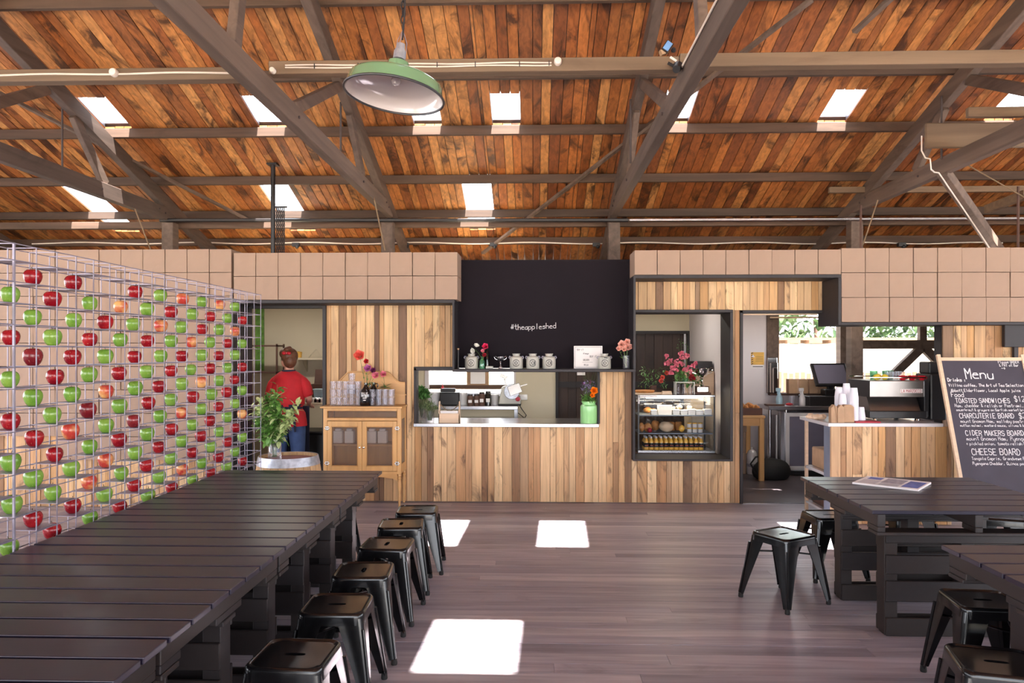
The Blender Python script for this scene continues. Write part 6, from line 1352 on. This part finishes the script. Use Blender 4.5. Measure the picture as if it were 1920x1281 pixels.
m = MB(); m.ball((0, 0, .022), (.05, .02, .02), 10); tag(m.build('cloth', 'redp', smooth=True, loc=(XX(1480, 10.05), 10.05, zr_ + .001)), 'small red cloth on the steel bench edge', 'cloth')
for i, (x, s) in enumerate(((1441, 0), (1444, .07), (1446, .14))):
    m = MB(); m.box(-.06 + s * .2, .08 - s * .3, -.01, .01, 0, .5 - s); tag(m.build('metal_tray', 'chrome', bevel=.01, loc=(XX(x + 4, BK - .1) + .02, BK - .07 - .025 * i, bzb + .001)), 'shiny tray propped on the window sill, %s in the set' % ['tallest', 'middle', 'shortest'][i], 'tray', 'trays on the bar window sill')
# table with crate, boxes, bag, bottle
yt = 9.6; ztt = ZZ(780, 1410, yt)
t = thing('side_table', 'orange pine table against the white wall with a produce crate', 'table', (XX(1404, yt) - .07, yt, 0)); m = MB(); m.box(-.24, .28, 0, .7, ztt - .03, ztt); m.build('table_top', 'pinex', t, bevel=.003)
m = MB(); m.box(-.2, .24, .02, .05, ztt - .13, ztt - .031); m.build('apron', 'pinex', t)
for x in (-.23, .21):
    for y in (.01, .62): m = MB(); m.box(x, x + .06, y, y + .06, 0, ztt - .031); m.build('leg', 'pine', t, bevel=.003)
t2 = thing('produce_crate', 'dark low crate heaped with small brown items on pine table', 'crate', (XX(1404, yt) - .07, yt + .1, ztt + .001)); m = MB(); m.box(-.22, .27, 0, .02, 0, .09); m.box(-.22, .27, .4, .42, 0, .09); m.box(-.22, -.2, .02, .4, 0, .09); m.box(.25, .27, .02, .4, 0, .09); m.box(-.2, .25, .02, .4, 0, .01); m.build('crate', 'choc', t2)
m = MB(); rn = random.Random(8)
for k in range(150): m.ball((rn.uniform(-.18, .23), rn.uniform(.04, .38), rn.uniform(.05, .12)), .026, 6)
q = m.build('nuts', 'bread', t2, True); q['kind'] = 'stuff'
m = MB(); m.box(-.15, .13, -.15, .15, 0, .28); m.box(-.16, .14, -.16, .16, .28, .36); tag(m.build('storage_box', 'card', bevel=.004, loc=(XX(1398, 10.2) - .14, 10.3, .29)), 'cardboard carton with a lid under the pine table', 'box')
m = MB(); m.box(-.15, .13, -.15, .15, 0, .288); tag(m.build('storage_box', 'card', bevel=.004, loc=(XX(1398, 10.2) - .14, 10.3, .001)), 'lower cardboard carton standing on the concrete floor', 'box')
t = thing('cleaning_bottle', 'white bottle with printed band standing on the concrete floor', 'bottle', (XX(1410, 10.2), 10.2, .001)); m = MB(); m.lathe([(0, 0), (.07, 0), (.075, .01), (.075, .26), (.05, .31), (.02, .33), (.02, .36), (0, .36)], (0, 0, 0), 18); m.build('body', 'ceramic', t, True); m = MB(); m.lathe([(.076, .1), (.076, .14)], (0, 0, 0), 18); m.build('label', 'greyink', t, True)
m = MB(); m.ball((0, 0, .2), (.25, .16, .17), 22); m.v = [tuple(Vector(v) * (1 + .04 * noise.noise(Vector(v) * 5))) for v in m.v]; zm = min(v[2] for v in m.v); m.v = [(v[0], v[1], v[2] - zm) for v in m.v]
m.v = [(v[0], v[1], max(v[2], .07) - .07) for v in m.v]; o = m.build('duffel_bag', 'rubber', smooth=True, loc=(XX(1446, 9.8), 9.8, .001)); tag(o, 'large black soft bag slumped on the concrete floor', 'bag'); m = MB(); m.tube([(-.22, -.08, .08), (-.28, -.05, .2), (-.2, 0, .28), (-.1, 0, .3)], .012, 6); m.build('strap', 'blk', o, True)
for i, px in enumerate((1442, 1457)):
    m = MB(); m.tube([(0, 0, 0), (.01, .03, .9 - .1 * i)], .012, 8); tag(m.build('mop_handle', 'ceramic', smooth=True, loc=(XX(px, 10.1), 10.12, .001)), 'white pole leaning under the bench, ' + ['beside the table leg', 'closer to the fridge'][i], 'pole', 'poles under the bench')
# wall notice
t = thing('safety_notice', 'yellow safety notice with black hazard stripes on the white wall', 'sign', at(1407, 691, BK - .004)); t.location.y = BK - .006
m = MB(); w_ = (XX(1433, BK) - XX(1407, BK)); h_ = .235; m.box(0, w_, 0, .004, -h_, 0); m.build('sheet', 'paper', t)
t.location = (XX(1407, BK), BK - .006, ZZ(660, 1420, BK)); m = MB(); m.box(.005, w_ - .005, -.002, -.0005, -h_ * .77, -.004); m.build('yellow_field', 'yellow', t); m = MB()
for k in range(6): z = -.02 - k * .03; m.add([(.006, -.003, z), (.035, -.003, z + .014), (.035, -.003, z + .002), (.006, -.003, z - .012)], [(0, 1, 2, 3)])
for k in range(4): m.box(.07, w_ - .02, -.003, -.0025, -.07 - k * .022, -.066 - k * .022)
m.box(.03, w_ - .02, -.002, -.0015, -h_ * .9, -h_ * .86); m.build('print', 'blk', t); m = MB(); m.prism([(.01, -.075), (.06, -.075), (.035, -.035)], -.005, -.0035); m.build('pictogram', 'paper', t)
# ================================================================== OUTSIDE
t = thing('garden_shed', 'long pale shed with timber rafter ends outside the bar window', 'shed', (7, 15, -.1))
m = MB(); m.box(-5, 5, 0, .1, 0, 1.91); m.build('wall', 'petw', t)
m = MB(); m.box(-5, 5, -.2, .8, 1.98, 2.03)
for k in range(24): m.box(-5 + k * .42, -4.75 + k * .42, -.3, .5, 1.92, 1.98)
m.build('roof', 'sun_wood', t)
m = MB(); x = 2.5
while x < 11: m.box(x, x + .07, 13, 13.02, -.1, 1.3 + R.uniform(-.03, .03), R.random()); x += .1
m.box(2.5, 11, 13.02, 13.05, .9, .97); tag(m.build('picket_fence', 'sun_wood'), 'sunlit picket fence outside the bar window', 'fence')
for i, px in enumerate((1478, 1498, 1516, 1532, 1548)):
    m = MB(); m.box(-.055, .06, -.06, .06, 0, .2); tag(m.build('paper_bag', 'kraft', bevel=.004, loc=(XX(px, BK), BK - .13, bzb + .001)), 'brown paper sack on the bar window sill, %s from the jamb' % ORD[i], 'bag', 'brown sacks on the window sill')
for i, (x, y, s) in enumerate(((4.5, 19, 2.4), (7.5, 20, 2.6), (10.5, 19.5, 2.3), (2, 21, 2.5))):
    t = thing('tree', 'leafy green tree beyond the pale shed, ' + ['behind the till', 'behind the espresso machine', 'past the menu board', 'toward the white wall'][i], 'tree', (x, y, -.1), 0, 'trees beyond the shed')
    m = MB(); m.tube([(0, 0, 0), (.1, 0, 1.2), (0, .1, 2.6)], [.16, .13, .07], 10); m.build('trunk', 'choc', t, True); m = MB()
    for k in range(1500):
        d = rv().normalized() * s * R.uniform(.55, 1); d.z *= .75; leaf(m, Vector((0, 0, 2.7)) + d, rv(), .28, .16, tone=R.random())
    m.build('crown', 'treeleaf', t)
for i, (x, l) in enumerate(((-3.5, 'over the hatch window'), (-.5, 'beyond the kitchen window'))):
    pass
m = MB(); m.box(-5, 1.5, 14, 14.1, -.1, 1.9); tag(m.build('garden_wall', 'petw'), 'white rendered wall outside the kitchen window', 'wall')
# ================================================================== LIGHT
w = bpy.data.worlds.new('world'); bpy.context.scene.world = w; w.use_nodes = True; n = w.node_tree; bg = n.nodes['Background']; bg.inputs[0].default_value = (.87, .92, 1.0, 1); bg.inputs[1].default_value = WORLD
sun = bpy.data.lights.new('sun', 'SUN'); sun.energy = SUN; sun.angle = math.radians(.6); sun.color = (1, .95, .88); so = bpy.data.objects.new('sun', sun); C.objects.link(so)
so.rotation_euler = Vector((-.1, .30, -1)).to_track_quat('-Z', 'Y').to_euler(); so.location = (0, -5, 12)
for i, (x, y, e, l) in enumerate(((-3.4, 9.4, 20, 'over the person in the kitchen'), (-.6, 9.3, 22, 'over the serving hatch bench'), (1.2, 9.3, 22, 'behind the cake fridge'), (3.6, 9.3, 20, 'over the bar bench'))):  # lamps added to brighten kitchen and bar, out of view above the openings
    t = thing('added_ceiling_lamp', 'unseen added tube lamp under the low ceiling ' + l, 'lamp', (x, y, 2.44), 0, 'added tube lamps')
    m = MB(); m.box(-.6, .6, -.06, .06, .02, .058); m.build('housing', 'ceramic', t)
    e *= .6
    l_ = bpy.data.lights.new('tube', 'AREA'); l_.shape = 'RECTANGLE'; l_.size = 1.1; l_.size_y = .1; l_.energy = e; l_.color = (1, .93, .82); o = bpy.data.objects.new('tube', l_); C.objects.link(o); o.parent = t
def portal(x, y, z, sx, sy, rot):
    l = bpy.data.lights.new('portal', 'AREA'); l.shape = 'RECTANGLE'; l.size = sx; l.size_y = sy; l.cycles.is_portal = True; o = bpy.data.objects.new('portal', l); C.objects.link(o); o.location = (x, y, z); o.rotation_euler = rot
portal(0, -5.9, 1.95, 17.6, 3.9, (PI / 2, 0, 0)); portal(8.93, 1, 2.1, 2.4, 14, (0, PI / 2, 0)); portal(-8.93, 1, 2.1, 2.4, 14, (0, -PI / 2, 0))
portal((bx0 + bx1) / 2, BK + .12, (bzb + bzt) / 2, bx1 - bx0, bzt - bzb, (-PI / 2, 0, 0)); portal((x1 + x2) / 2, BK + .11, (z0 + z1) / 2, x2 - x1, z1 - z0, (-PI / 2, 0, 0))
sc = bpy.context.scene
sc.view_settings.view_transform = 'Standard'; sc.view_settings.look = 'None'; sc.view_settings.gamma = 1; sc.view_settings.use_curve_mapping = False; sc.view_settings.exposure = EXPO
sc.cycles.max_bounces = 10; sc.cycles.diffuse_bounces = 5; sc.cycles.glossy_bounces = 4; sc.cycles.transparent_max_bounces = 24; sc.cycles.sample_clamp_indirect = 12; sc.cycles.caustics_reflective = False; sc.cycles.caustics_refractive = False
# a name for every thing that is its own mesh keeps plain English; drop helper-only leftovers
